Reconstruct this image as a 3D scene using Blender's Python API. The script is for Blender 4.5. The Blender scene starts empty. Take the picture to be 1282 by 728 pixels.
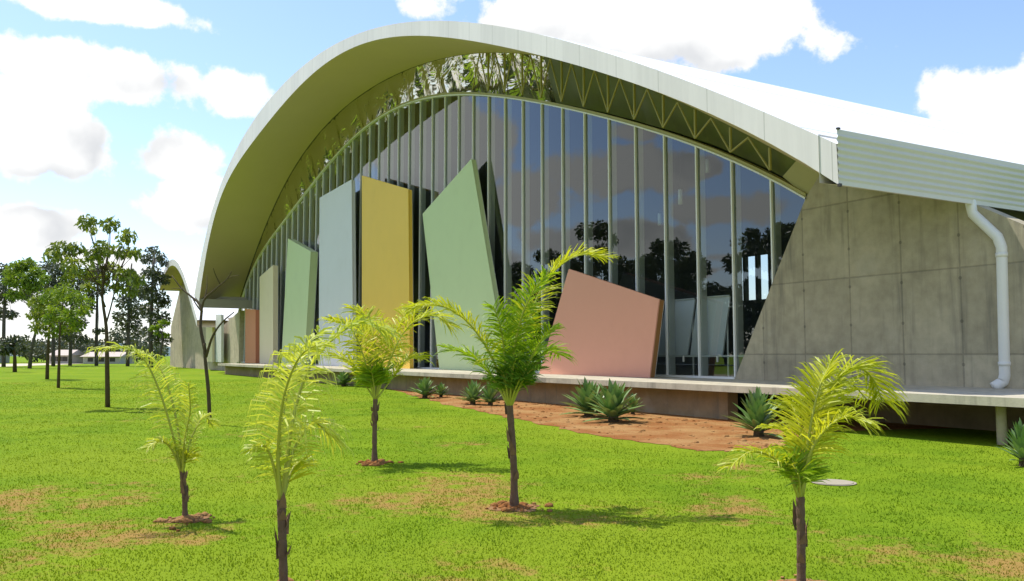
import bpy, bmesh, math, random
import numpy as np
from mathutils import Vector, Matrix
random.seed(7); rng = np.random.default_rng(7)
S = bpy.context.scene
COL = S.collection
R = math.radians
EYE = 1.65
# ------------------------------------------------------------------ survey: how the place was measured
FPX, CU, CV, HZ, VPX = 1080.0, 641.0, 364.0, 444.5, 20.0
PITCH = math.atan((HZ - CV) / FPX); TH = math.atan((CU - VPX) / FPX)
FW = np.array([-math.cos(TH) * math.cos(PITCH), math.sin(TH) * math.cos(PITCH), math.sin(PITCH)])
RT = np.array([math.sin(TH), math.cos(TH), 0.0]); UP = np.cross(RT, FW)
HF = np.array([-math.cos(TH), math.sin(TH), 0.0])      # level forward
def ray(u, v): return FW * FPX + RT * (u - CU) - UP * (v - CV)
def onY(u, v, Y):
    r = ray(u, v); p = r * Y / r[1]; return (p[0], Y, p[2] + EYE)
def onZ(u, v, Z=0.0):
    r = ray(u, v); p = r * (Z - EYE) / r[2]; return (p[0], p[1], Z)
def onD(u, v, D):
    r = ray(u, v); p = r * D / float(np.dot(r, HF)); return Vector((p[0], p[1], p[2] + EYE))

# ------------------------------------------------------------------ scene helpers
def tag(o, label=None, cat=None, group=None, kind=None):
    if label: o['label'] = label
    if cat: o['category'] = cat
    if group: o['group'] = group
    if kind: o['kind'] = kind
    return o
def empty(name, loc, rz=0.0):
    o = bpy.data.objects.new(name, None); o.location = loc; o.rotation_euler = (0, 0, rz)
    o.empty_display_size = 0.2; COL.objects.link(o); return o
class MB:
    def __init__(s): s.v = []; s.f = []
    def add(s, vs, fs):
        b = len(s.v); s.v.extend([tuple(map(float, p)) for p in vs]); s.f.extend([tuple(i + b for i in f) for f in fs])
    def box(s, x0, x1, y0, y1, z0, z1):
        s.add([(x0, y0, z0), (x1, y0, z0), (x1, y1, z0), (x0, y1, z0), (x0, y0, z1), (x1, y0, z1), (x1, y1, z1), (x0, y1, z1)],
              [(0, 3, 2, 1), (4, 5, 6, 7), (0, 1, 5, 4), (1, 2, 6, 5), (2, 3, 7, 6), (3, 0, 4, 7)])
    def prismY(s, poly, y0, y1):
        """polygon in XZ (counter clockwise seen from -Y) extruded from y0 to y1"""
        n = len(poly)
        s.add([(x, y0, z) for x, z in poly] + [(x, y1, z) for x, z in poly],
              [tuple(range(n)), tuple(range(2 * n - 1, n - 1, -1))] + [(i, i + n, (i + 1) % n + n, (i + 1) % n) for i in range(n)])
    def tube(s, pts, rad, n=8, cap=True):
        pts = [Vector(p) for p in pts]; m = len(pts)
        if not hasattr(rad, '__len__'): rad = [rad] * m
        rings = []; ref = None
        for i, p in enumerate(pts):
            t = (pts[min(i + 1, m - 1)] - pts[max(i - 1, 0)]).normalized()
            if ref is None:
                ref = Vector((0, 0, 1)) if abs(t.z) < 0.9 else Vector((1, 0, 0))
            a = (ref - t * ref.dot(t)).normalized(); ref = a; b = t.cross(a)
            rings.append([p + (a * math.cos(2 * math.pi * k / n) + b * math.sin(2 * math.pi * k / n)) * rad[i] for k in range(n)])
        vs = [q for r_ in rings for q in r_]
        fs = [(i * n + k, i * n + (k + 1) % n, (i + 1) * n + (k + 1) % n, (i + 1) * n + k) for i in range(m - 1) for k in range(n)]
        if cap: fs += [tuple(range(n - 1, -1, -1)), tuple((m - 1) * n + k for k in range(n))]
        s.add(vs, fs)
    def build(s, name, mat, parent=None, smooth=False):
        me = bpy.data.meshes.new(name); me.from_pydata(s.v, [], s.f); me.materials.append(mat)
        if smooth: me.polygons.foreach_set('use_smooth', [True] * len(me.polygons))
        me.update()
        o = bpy.data.objects.new(name, me); COL.objects.link(o)
        if parent is not None:
            o.parent = parent; o.matrix_parent_inverse = Matrix.Identity(4)
            off = Vector(parent.location)
            if parent.parent is not None: off = off + Vector(parent.parent.location)
            if off.length > 0:                              # meshes are authored in world space
                for v in me.vertices: v.co -= off
                me.update()
        return o
def np_mesh(name, verts, faces_flat, nper, mat, parent=None, smooth=False):
    me = bpy.data.meshes.new(name); nf = len(faces_flat) // nper
    v = np.asarray(verts, dtype=np.float32)
    if parent is not None: v = v - np.array(parent.location, dtype=np.float32)
    me.vertices.add(len(v)); me.vertices.foreach_set('co', v.ravel())
    me.loops.add(len(faces_flat)); me.loops.foreach_set('vertex_index', np.asarray(faces_flat, dtype=np.int32))
    me.polygons.add(nf); me.polygons.foreach_set('loop_start', np.arange(0, nf * nper, nper, dtype=np.int32))
    me.polygons.foreach_set('loop_total', np.full(nf, nper, dtype=np.int32))
    me.materials.append(mat); me.update(calc_edges=True); me.validate()
    o = bpy.data.objects.new(name, me); COL.objects.link(o)
    if parent is not None: o.parent = parent
    return o

# ------------------------------------------------------------------ materials
class NT:
    def __init__(s, nt): s.nt = nt
    def n(s, t, **kw):
        o = s.nt.nodes.new(t)
        for k, v in kw.items(): setattr(o, k, v)
        return o
    def set(s, sock, v):
        if isinstance(v, bpy.types.NodeSocket): s.nt.links.new(v, sock)
        else: sock.default_value = v
    def math(s, op, a, b=0.0, c=0.0, clamp=False):
        m = s.n('ShaderNodeMath', operation=op, use_clamp=clamp)
        s.set(m.inputs[0], a); s.set(m.inputs[1], b); s.set(m.inputs[2], c); return m.outputs[0]
    def vm(s, op, a, b=(0, 0, 0), scale=None):
        m = s.n('ShaderNodeVectorMath', operation=op); s.set(m.inputs[0], a); s.set(m.inputs[1], b)
        if scale is not None: s.set(m.inputs['Scale'], scale)
        return m.outputs['Value'] if op in ('DOT_PRODUCT', 'LENGTH', 'DISTANCE') else m.outputs['Vector']
    def noise(s, vec, scale, detail=3, rough=0.55, dist=0.0):
        t = s.n('ShaderNodeTexNoise'); s.set(t.inputs['Vector'], vec)
        t.inputs['Scale'].default_value = scale; t.inputs['Detail'].default_value = detail
        t.inputs['Roughness'].default_value = rough; t.inputs['Distortion'].default_value = dist
        return t.outputs['Fac']
    def step(s, x, a, b, lo=0.0, hi=1.0):
        m = s.n('ShaderNodeMapRange', interpolation_type='SMOOTHSTEP'); s.set(m.inputs['Value'], x)
        m.inputs['From Min'].default_value = a; m.inputs['From Max'].default_value = b
        m.inputs['To Min'].default_value = lo; m.inputs['To Max'].default_value = hi; return m.outputs['Result']
    def mix(s, f, a, b):
        m = s.n('ShaderNodeMix', data_type='RGBA'); s.set(m.inputs['Factor'], f)
        for k, v in ((6, a), (7, b)):
            s.set(m.inputs[k], v if isinstance(v, bpy.types.NodeSocket) else (*v, 1.0)[:4])
        return m.outputs[2]
    def mul(s, col, f):
        m = s.n('ShaderNodeMix', data_type='RGBA', blend_type='MULTIPLY'); m.inputs['Factor'].default_value = 1
        s.set(m.inputs[6], col if isinstance(col, bpy.types.NodeSocket) else (*col, 1.0)); s.set(m.inputs[7], f); return m.outputs[2]
    def bump(s, h, strength=0.3, dist=0.02):
        b = s.n('ShaderNodeBump'); s.set(b.inputs['Height'], h); b.inputs['Strength'].default_value = strength
        b.inputs['Distance'].default_value = dist; return b.outputs['Normal']
    def pos(s): return s.n('ShaderNodeNewGeometry').outputs['Position']
    def obj(s): return s.n('ShaderNodeTexCoord').outputs['Object']
    def sep(s, v):
        x = s.n('ShaderNodeSeparateXYZ'); s.set(x.inputs[0], v); return x.outputs
def new_mat(name):
    m = bpy.data.materials.new(name); m.use_nodes = True; m.node_tree.nodes.clear(); return m, NT(m.node_tree)
def out(t, sh):
    o = t.n('ShaderNodeOutputMaterial'); t.nt.links.new(sh, o.inputs['Surface'])
def pbsdf(t, col, rough=0.6, normal=None, metal=0.0, spec=0.5):
    p = t.n('ShaderNodeBsdfPrincipled')
    t.set(p.inputs['Base Color'], col if isinstance(col, bpy.types.NodeSocket) else (*col, 1.0))
    t.set(p.inputs['Roughness'], rough); p.inputs['Metallic'].default_value = metal
    p.inputs['Specular IOR Level'].default_value = spec
    if normal is not None: t.set(p.inputs['Normal'], normal)
    return p.outputs[0]
def painted(name, col, rough=0.5, var=0.12, scale=1.5, bump=0.06, metal=0.0, spec=0.4, grime=None):
    m, t = new_mat(name); P = t.pos()
    n1 = t.noise(P, scale, 4); n2 = t.noise(P, scale * 14, 3)
    v = t.math('ADD', t.math('MULTIPLY', n1, var * 1.4), t.math('MULTIPLY', n2, var * 0.6)); v = t.math('ADD', v, 1 - var)
    c = t.mul(col, v)
    if grime: c = t.mix(t.math('MULTIPLY', t.step(t.noise(P, scale * 0.6, 5, 0.65), 0.5, 0.75), grime[1]), c, grime[0])
    out(t, pbsdf(t, c, rough, t.bump(n2, bump, 0.02), metal, spec)); return m
def leaf_mat(name, c1, c2, trans=0.4, rough=0.45, tcol=None, nscale=1.2, spec=0.35):
    m, t = new_mat(name); P = t.pos()
    f = t.step(t.noise(P, nscale, 2), 0.3, 0.7)
    oi = t.n('ShaderNodeObjectInfo').outputs['Random']
    rnd = t.n('ShaderNodeNewGeometry').outputs['Random Per Island']
    f = t.math('ADD', t.math('MULTIPLY', f, 0.4), t.math('MULTIPLY', rnd, 0.6))
    c = t.mix(f, c1, c2)
    d = pbsdf(t, c, rough, spec=spec)
    tr = t.n('ShaderNodeBsdfTranslucent')
    t.set(tr.inputs['Color'], t.mul(c, (*(tcol or (1.25, 1.2, 0.6)), 1.0)))
    mx = t.n('ShaderNodeMixShader'); mx.inputs[0].default_value = trans
    t.nt.links.new(d, mx.inputs[1]); t.nt.links.new(tr.outputs[0], mx.inputs[2]); out(t, mx.outputs[0]); return m
M = {}
M['white_roof'] = painted('white_roof_sheet', (0.88, 0.88, 0.86), 0.45, 0.05, 0.4)
M['soffit'] = painted('soffit_board', (0.56, 0.485, 0.29), 0.75, 0.08, 0.35, 0.03)
M['olive_steel'] = painted('olive_steel', (0.40, 0.36, 0.11), 0.5, 0.15)
M['white_alu'] = painted('white_aluminium', (0.80, 0.81, 0.78), 0.35, 0.05)
M['grey_alu'] = painted('grey_aluminium', (0.55, 0.57, 0.55), 0.4, 0.08)
M['eave_sheet'] = painted('eave_sheet', (0.62, 0.595, 0.53), 0.42, 0.08, 0.7, spec=0.5)
M['grey_beam'] = painted('grey_beam', (0.30, 0.29, 0.24), 0.6, 0.1)
M['dark_trim'] = painted('dark_trim', (0.05, 0.045, 0.04), 0.6)
M['pipe'] = painted('white_pipe', (0.74, 0.74, 0.70), 0.35, 0.10, 1.2, 0.02)
M['floor_in'] = painted('interior_floor', (0.16, 0.15, 0.13), 0.35, 0.1)
M['dark_in'] = painted('interior_wall', (0.10, 0.10, 0.09), 0.8, 0.2, 0.3)
M['board'] = painted('grey_board', (0.80, 0.83, 0.86), 0.5, 0.05)
M['lamp'] = painted('white_enamel', (0.85, 0.85, 0.82), 0.3, 0.04)
M['brown_edge'] = painted('brown_edge', (0.30, 0.15, 0.05), 0.7, 0.15)
M['trunk_dark'] = painted('dark_bark', (0.085, 0.060, 0.030), 0.9, 0.5, 9, 0.6)
M['trunk_palm'] = painted('palm_bark', (0.19, 0.115, 0.07), 0.9, 0.55, 16, 0.8)
M['trunk_bg'] = painted('grey_bark', (0.085, 0.075, 0.062), 0.9, 0.4, 4, 0.4)
M['dead_sheath'] = painted('dry_sheath', (0.22, 0.135, 0.075), 0.9, 0.4, 12, 0.5)
M['house_white'] = painted('far_white_wall', (0.45, 0.43, 0.40), 0.8, 0.1)
M['house_tile'] = painted('far_roof_tile', (0.50, 0.42, 0.36), 0.8, 0.2)
M['cover'] = painted('pale_concrete_cover', (0.33, 0.29, 0.21), 0.8, 0.15, 6, 0.2)
for k, c in (('pink', (0.70, 0.335, 0.23)), ('green', (0.56, 0.67, 0.37)), ('yellow', (0.84, 0.55, 0.075)), ('grey', (0.66, 0.68, 0.71)),
             ('cream', (0.76, 0.66, 0.45)), ('red', (0.68, 0.25, 0.13)), ('palewhite', (0.60, 0.60, 0.55))):
    M['panel_' + k] = painted('panel_' + k, c, 0.6, 0.05, 0.8, 0.05, grime=((c[0] * .82, c[1] * .80, c[2] * .76), 0.25))

def m_fascia():
    m, t = new_mat('fascia_panels'); P = t.pos(); x = t.sep(P)[0]; z = t.sep(P)[2]
    q = t.math('DIVIDE', x, 1.85); fl = t.math('FLOOR', q); fr = t.math('FRACT', q)
    wn = t.n('ShaderNodeTexWhiteNoise', noise_dimensions='1D'); t.set(wn.inputs['W'], fl)
    val = t.math('ADD', t.math('MULTIPLY', wn.outputs['Value'], 0.10), 0.92)
    streak = t.noise(t.vm('MULTIPLY', P, (6.0, 6.0, 0.5)), 1.0, 4)
    val = t.math('MULTIPLY', val, t.math('ADD', 0.90, t.math('MULTIPLY', streak, 0.2)))
    joint = t.math('LESS_THAN', t.math('ABSOLUTE', t.math('SUBTRACT', fr, 0.5)), 0.008)
    c = t.mul((0.75, 0.715, 0.69), val); c = t.mix(t.math('MULTIPLY', joint, 0.55), c, (0.35, 0.34, 0.30))
    out(t, pbsdf(t, c, 0.5)); return m
M['fascia'] = m_fascia()
def m_concrete(name, joints=True, tone=(0.43, 0.38, 0.265)):
    m, t = new_mat(name); P = t.pos(); X, Y, Z = t.sep(P)
    big = t.noise(P, 0.55, 5, 0.6); mid = t.noise(P, 2.6, 5, 0.65); fine = t.noise(P, 40, 3)
    st = t.noise(t.vm('MULTIPLY', P, (3.0, 3.0, 0.25)), 1.2, 5, 0.6)
    v = t.math('ADD', t.math('MULTIPLY', big, 0.6), t.math('MULTIPLY', mid, 0.75)); v = t.math('ADD', v, t.math('MULTIPLY', fine, 0.12))
    v = t.math('ADD', v, 0.24)
    c = t.mul(tone, v)
    c = t.mix(t.math('MULTIPLY', t.step(st, 0.50, 0.76), 0.6), c, (0.15, 0.14, 0.115))
    c = t.mix(t.math('MULTIPLY', t.step(t.noise(P, 1.1, 4), 0.58, 0.78), 0.35), c, (0.46, 0.43, 0.36))
    h = fine
    if joints:
        jx = t.math('DIVIDE', t.math('ADD', X, 15.42), 1.555); fx = t.math('FRACT', t.math('ADD', jx, 0.5))
        dx = t.math('MULTIPLY', t.math('ABSOLUTE', t.math('SUBTRACT', fx, 0.5)), 1.555)
        jz = t.math('DIVIDE', t.math('SUBTRACT', Z, 1.66), 2.045); fz = t.math('FRACT', t.math('ADD', jz, 0.5))
        dz = t.math('MULTIPLY', t.math('ABSOLUTE', t.math('SUBTRACT', fz, 0.5)), 2.045)
        wob = t.math('MULTIPLY', t.math('SUBTRACT', t.noise(P, 5, 4), 0.5), 0.035)
        j = t.math('MINIMUM', dx, dz); j = t.math('ADD', j, wob)
        line = t.step(j, 0.008, 0.032, 1, 0)
        # tie holes beside the joints
        hz_ = t.math('FRACT', t.math('ADD', t.math('DIVIDE', t.math('SUBTRACT', Z, 1.42), 1.02), 0.5))
        dh = t.math('MULTIPLY', t.math('ABSOLUTE', t.math('SUBTRACT', hz_, 0.5)), 1.02)
        hole = t.math('LESS_THAN', t.math('SQRT', t.math('ADD', t.math('MULTIPLY', dx, dx), t.math('MULTIPLY', dh, dh))), 0.042)
        # each pour a slightly different grey
        cb = t.n('ShaderNodeCombineXYZ'); t.set(cb.inputs[0], t.math('FLOOR', jx)); t.set(cb.inputs[2], t.math('FLOOR', jz))
        wn = t.n('ShaderNodeTexWhiteNoise'); t.set(wn.inputs['Vector'], cb.outputs[0])
        c = t.mul(c, t.math('ADD', 0.88, t.math('MULTIPLY', wn.outputs['Value'], 0.22)))
        c = t.mix(t.math('MULTIPLY', line, 0.38), c, (0.10, 0.092, 0.07))
        c = t.mix(t.math('MULTIPLY', hole, 0.4), c, (0.035, 0.03, 0.026))
        h = t.math('SUBTRACT', fine, t.math('MULTIPLY', line, 1.5))
    out(t, pbsdf(t, c, 0.85, t.bump(h, 0.35, 0.01), spec=0.25)); return m
M['concrete'] = m_concrete('board_marked_concrete'); M['slab'] = m_concrete('slab_concrete', False, (0.47, 0.43, 0.33))
M['foundation'] = m_concrete('foundation_concrete', False, (0.30, 0.23, 0.14)); M['concrete_far'] = m_concrete('far_concrete', False, (0.50, 0.43, 0.31))
def m_glass():
    m, t = new_mat('tinted_glass'); P = t.pos()
    geo = t.n('ShaderNodeNewGeometry'); ci = t.math('ABSOLUTE', t.vm('DOT_PRODUCT', geo.outputs['Incoming'], geo.outputs['Normal']))
    fac = t.math('ADD', .115, t.math('MULTIPLY', .80, t.math('POWER', t.math('SUBTRACT', 1.0, ci, clamp=True), 4.2)))
    b = t.bump(t.noise(P, 0.45, 1), 0.012, 0.3)
    g = t.n('ShaderNodeBsdfGlossy'); g.inputs['Roughness'].default_value = 0.0; g.inputs['Color'].default_value = (0.80, 0.83, 0.83, 1)
    t.nt.links.new(b, g.inputs['Normal'])
    tr = t.n('ShaderNodeBsdfTransparent'); tr.inputs['Color'].default_value = (0.68, 0.73, 0.71, 1)
    mx = t.n('ShaderNodeMixShader'); t.set(mx.inputs[0], fac)
    t.nt.links.new(tr.outputs[0], mx.inputs[1]); t.nt.links.new(g.outputs[0], mx.inputs[2]); out(t, mx.outputs[0]); return m
M['glass'] = m_glass()
def m_film():
    m, t = new_mat('wrinkled_film'); P = t.pos()
    n = t.noise(t.vm('MULTIPLY', P, (0.55, 1.0, 0.8)), 1.0, 3, 0.5, 0.9)
    b = t.bump(n, 0.6, 0.28)
    g = t.n('ShaderNodeBsdfGlossy'); g.inputs['Roughness'].default_value = 0.10; g.inputs['Color'].default_value = (0.78, 0.75, 0.66, 1)
    t.nt.links.new(b, g.inputs['Normal'])
    d = pbsdf(t, (0.13, 0.125, 0.05), 0.6, b)
    mx = t.n('ShaderNodeMixShader'); mx.inputs[0].default_value = 0.80
    t.nt.links.new(d, mx.inputs[1]); t.nt.links.new(g.outputs[0], mx.inputs[2]); out(t, mx.outputs[0]); return m
M['film'] = m_film()
def lawn_color(t, P, blades):
    big = t.noise(P, 0.16, 4, 0.6); mid = t.noise(P, 0.8, 4, 0.6); fine = t.noise(P, 11, 3, 0.6)
    f = t.math('ADD', t.math('MULTIPLY', mid, 0.75), t.math('MULTIPLY', fine, 0.25))
    c = t.mix(t.step(f, 0.3, 0.7), (0.112, 0.205, 0.006), (0.185, 0.280, 0.010))
    c = t.mix(t.math('MULTIPLY', t.step(big, 0.45, 0.62), 0.6), c, (0.215, 0.285, 0.014))
    dry = t.math('ADD', t.math('MULTIPLY', t.noise(t.vm('ADD', P, (31.7, 8.2, 0)), 0.42, 3, 0.5), 0.65),
                 t.math('MULTIPLY', t.noise(P, 3.4, 5, 0.75), 0.45))
    # drier near the planting end of the lawn, closer to the young palms
    near = t.step(t.vm('DISTANCE', P, (-6.8, 1.6, 0)), 3.0, 11.0, 0.045, -0.045)
    d = t.step(t.math('ADD', dry, near), 0.60, 0.72)
    c = t.mix(t.math('MULTIPLY', d, 0.45 if blades else 0.8), c, (0.33, 0.19, 0.05) if blades else (0.36, 0.19, 0.07))
    return c
def m_lawn():
    m, t = new_mat('lawn_turf'); P = t.pos(); c = t.mix(.05, lawn_color(t, P, False), (0.17, 0.14, 0.055))
    out(t, pbsdf(t, c, 0.95, t.bump(t.noise(P, 30, 4, 0.7), 0.8, 0.03), spec=0.05)); return m
def m_blades():
    m, t = new_mat('grass_blades'); P = t.pos(); c = lawn_color(t, P, True)
    rnd = t.n('ShaderNodeNewGeometry').outputs['Random Per Island']
    c = t.mul(c, t.math('ADD', 0.92, t.math('MULTIPLY', rnd, 0.2)))
    d = pbsdf(t, c, 0.6, spec=0.15); tr = t.n('ShaderNodeBsdfTranslucent'); t.set(tr.inputs['Color'], t.mul(c, (1.2, 1.15, 0.5, 1)))
    mx = t.n('ShaderNodeMixShader'); mx.inputs[0].default_value = 0.42
    t.nt.links.new(d, mx.inputs[1]); t.nt.links.new(tr.outputs[0], mx.inputs[2]); out(t, mx.outputs[0]); return m
m_, t_ = new_mat('dark_pane'); out(t_, pbsdf(t_, (0.03, 0.035, 0.04), .05)); M['dark_pane'] = m_
M['lawn'] = m_lawn(); M['blades'] = m_blades()
def m_dirt():
    m, t = new_mat('red_dirt'); P = t.pos()
    a = t.noise(P, 0.9, 5, 0.65); b = t.noise(P, 18, 4, 0.7)
    c = t.mix(t.step(a, 0.35, 0.65), (0.27, 0.110, 0.034), (0.37, 0.215, 0.085))
    c = t.mul(c, t.math('ADD', 0.6, t.math('MULTIPLY', b, 0.75)))
    out(t, pbsdf(t, c, 0.95, t.bump(b, 0.9, 0.04), spec=0.1)); return m
M['dirt'] = m_dirt()
M['path'] = painted('pale_path', (0.55, 0.47, 0.33), 0.9, 0.15, 0.3)
M['hill'] = painted('far_hill', (0.10, 0.15, 0.15), 1.0, 0.3, 0.01)
M['palm_gold'] = leaf_mat('palm_leaf_golden', (0.36, 0.43, 0.012), (0.66, 0.64, 0.06), 0.42)
M['palm_pale'] = leaf_mat('palm_leaf_pale', (0.38, 0.47, 0.035), (0.72, 0.72, 0.16), 0.40)
M['palm_green'] = leaf_mat('palm_leaf_green', (0.13, 0.28, 0.012), (0.38, 0.50, 0.02), 0.42)
M['palm_deep'] = leaf_mat('palm_leaf_deep', (0.07, 0.17, 0.015), (0.17, 0.30, 0.025), 0.38)
M['rachis'] = painted('palm_rachis', (0.38, 0.40, 0.05), 0.5, 0.15)
M['agave'] = leaf_mat('agave_leaf', (0.085, 0.19, 0.035), (0.27, 0.37, 0.14), 0.12, 0.4, (1, 1.1, .6), 3)
M['tree_leaf'] = leaf_mat('tree_leaf', (0.085, 0.14, 0.016), (0.32, 0.38, 0.07), 0.35)
M['tree_light'] = leaf_mat('tree_leaf_light', (0.10, 0.19, 0.015), (0.26, 0.35, 0.04), 0.38)
M['tree_dark'] = leaf_mat('tree_leaf_dark', (0.036, 0.056, 0.028), (0.12, 0.14, 0.075), 0.22)
M['shrub'] = leaf_mat('shrub_leaf', (0.06, 0.14, 0.015), (0.20, 0.31, 0.04), 0.3)

# ------------------------------------------------------------------ the arch profiles
YF, YG = 14.6, 19.4
fb_px = [(249, 384), (254, 326), (267.5, 281), (290, 222), (317, 172), (372, 109), (410, 80), (456, 58), (505, 48), (545, 46), (594, 48), (650, 58), (710, 74), (760, 94), (799, 109), (852, 132), (908, 157), (970, 188), (1050, 231)]
ft_px = [(243, 372), (249, 330), (262, 281), (287, 205), (317, 152), (347, 111), (380, 84), (413, 59.5), (462, 38), (512, 28), (565, 26.6), (617, 30), (677, 43), (726, 55), (802, 81), (858, 103), (918, 127), (984, 154), (1047, 180)]
bt_px = [(296, 386), (322, 312), (343, 252), (368, 213), (395, 175), (433, 130), (489, 96), (558, 74), (617, 67), (696, 72), (760, 92), (830, 119), (900, 149), (970, 188), (1033, 222)]
gt_px = [(300, 390), (326, 320), (364, 269), (401, 221), (459, 155), (512, 134), (558, 122), (611, 119), (693, 129), (759, 142), (825, 165), (865, 182), (911, 200), (964, 225), (1013, 247)]
def prof(px, Y, deg, n=72):
    P = np.array([onY(u, v, Y) for u, v in px]); x = P[:, 0]; z = P[:, 2]
    xm, xs = (x.max() + x.min()) / 2, (x.max() - x.min()) / 2
    w = np.ones(len(x)); w[-1] = 4; w[0] = 1.5
    c = np.polyfit((x - xm) / xs, z, deg, w=w)
    # even spacing along the curve
    xx = np.linspace(x.min(), x.max(), 600); zz = np.polyval(c, (xx - xm) / xs)
    L = np.concatenate([[0], np.cumsum(np.hypot(np.diff(xx), np.diff(zz)))]); q = np.linspace(0, L[-1], n + 1)
    X = np.interp(q, L, xx); Z = np.interp(q, L, zz)
    return list(zip(X, Z)), (lambda xq: float(np.polyval(c, (xq - xm) / xs)))
FB, fb_f = prof(fb_px, YF, 6); FT, ft_f = prof(ft_px, YF, 6); BT, bt_f = prof(bt_px, YG, 6); GT, gt_f = prof(gt_px, YG, 6)
YB = 62.0
N = len(FB)
# ------------------------------------------------------------------ the hall
hall = empty('arched_hall', (-50, 18.6, 0))
tag(hall, 'large hall with white arched roof, tall glass front and bare concrete end wall', 'building')
m = MB()   # roof: outer skin
RB = []                                                       # roof line above the glazing: lifted clear of the ceiling at the left foot
for i, ((x, z), (xb, zb)) in enumerate(zip(FT, BT)):
    w_ = max(0.0, 1 - i / (N - 1) / .45); w_ = w_ * w_ * (3 - 2 * w_); RB.append((x + (xb - .5 - x) * w_, z + (max(zb + 1.0, zb) - z) * w_))
m.add([(x, YF, z) for x, z in FT] + [(x, YG, z) for x, z in RB] + [(x, YB, z) for x, z in RB], [(k * N + i, k * N + i + 1, (k + 1) * N + i + 1, (k + 1) * N + i) for k in (0, 1) for i in range(N - 1)])
m.add([(x, YB, z) for x, z in RB] + [(x, YB, z) for x, z in BT], [(i, i + 1, i + 1 + N, i + N) for i in range(N - 1)])
roof = m.build('roof', M['white_roof'], hall, True)
m = MB()   # standing seams along the roof sheets
for i in range(N // 2, N - 1, 5):
    x, z = FT[i]; x2, z2 = FT[i + 1]; L = math.hypot(x2 - x, z2 - z); nx, nz = -(z2 - z) / L, (x2 - x) / L
    if nz < 0: nx, nz = -nx, -nz
    a = (x + nx * 0.010, z + nz * 0.010); b = (x + (x2 - x) / L * 0.03, z + (z2 - z) / L * 0.06)
    m.add([(x, YF + .02, z), (a[0], YF + .02, a[1]), (b[0], YF + .02, b[1]), (x, YB, z), (a[0], YB, a[1]), (b[0], YB, b[1])], [(0, 1, 4, 3), (1, 2, 5, 4), (0, 2, 1)])
m.build('roof_seam', M['white_roof'], roof)
m = MB()   # fascia: front face with return lip
m.add([(x, YF, z) for x, z in FB] + [(x, YF, z) for x, z in FT], [(i, i + 1, i + 1 + N, i + N) for i in range(N - 1)])
m.build('fascia', M['fascia'], hall)
m = MB()   # soffit: ruled from the lip back to the glazing line, then on inside as the ceiling
K = 6; vs = []; fs = []
for k in range(K + 1):
    s_ = k / K; y = YF + (YG - YF) * s_
    for (x0, z0), (x1, z1) in zip(FB, BT): vs.append((x0 + (x1 - x0) * s_, y, z0 + (z1 - z0) * s_))
for k in range(K):
    for i in range(N - 1): fs.append((k * N + i, (k + 1) * N + i, (k + 1) * N + i + 1, k * N + i + 1))
m.add(vs, fs); m.build('soffit', M['soffit'], hall, True)
m = MB()
m.add([(x, YG, z) for x, z in BT] + [(x, YB, z) for x, z in BT], [(i, i + 1, i + 1 + N, i + N) for i in range(N - 1)])
m.build('ceiling', M['dark_in'], hall, True)
# eave boxes at both feet of the vault (ribbed sheet running back along the building)
def eave(x0, z0, z1, side, ya, yb, dark=True):
    prof_ = []; nr = 8; H = z1 - z0
    for i in range(nr * 6 + 1):
        q = i / (nr * 6); ph = (q * nr) % 1.0
        d = 0.0 if i in (0, nr * 6) else 0.035 * (0.5 - 0.5 * math.cos(2 * math.pi * ph))
        if q < 0.1 or q > 0.9: d = 0.02
        prof_.append((x0 - side * d, z0 + q * H))
    m = MB(); n = len(prof_)
    back = x0 - side * 0.5
    vs = [(x, ya, z) for x, z in prof_] + [(x, yb, z) for x, z in prof_]
    fs = [(i, i + n, i + 1 + n, i + 1) if side > 0 else (i, i + 1, i + 1 + n, i + n) for i in range(n - 1)]
    m.add(vs, fs)
    m.add([(x0 - side * .02, ya, z0), (back, ya, z0 + .12), (x0 - side * .02, yb, z0), (back, yb, z0 + .12)], [(0, 1, 3, 2)])
    m.add([(back, ya, z0 + .12), (back, ya, z1), (back, yb, z0 + .12), (back, yb, z1)], [(0, 1, 3, 2)])
    e = m.build('eave_fascia', M['eave_sheet'], hall)
    for za, zb_ in ((z1 - .01, z1 + .025), (z0 - .04, z0 + .02)):
        t_ = MB(); t_.box(x0 - .03, x0 + .03, ya - .02, ya + .05, za, zb_); t_.build('corner_cap', M['dark_trim'], e)
xr, zr = FB[-1]; xr2, zr2 = FT[-1]; xl, zl = FB[0]; xl2, zl2 = FT[0]
eave(max(xr, xr2) + 0.03, zr, zr2 + 0.30, 1, YF - 0.02, YB)
m = MB(); m.box(xl - 0.3, xl + 0.05, YF + .02, YB, zl - 0.55, zl + .25); m.build('eave_beam', M['grey_beam'], hall)
m = MB(); m.add([(xl2, YF, zl2), (xl - .3, YF, zl - .55), (xl2, YB, zl2), (xl - .3, YB, zl - .55)], [(0, 1, 3, 2)]); m.build('eave_side', M['eave_sheet'], hall)

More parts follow.
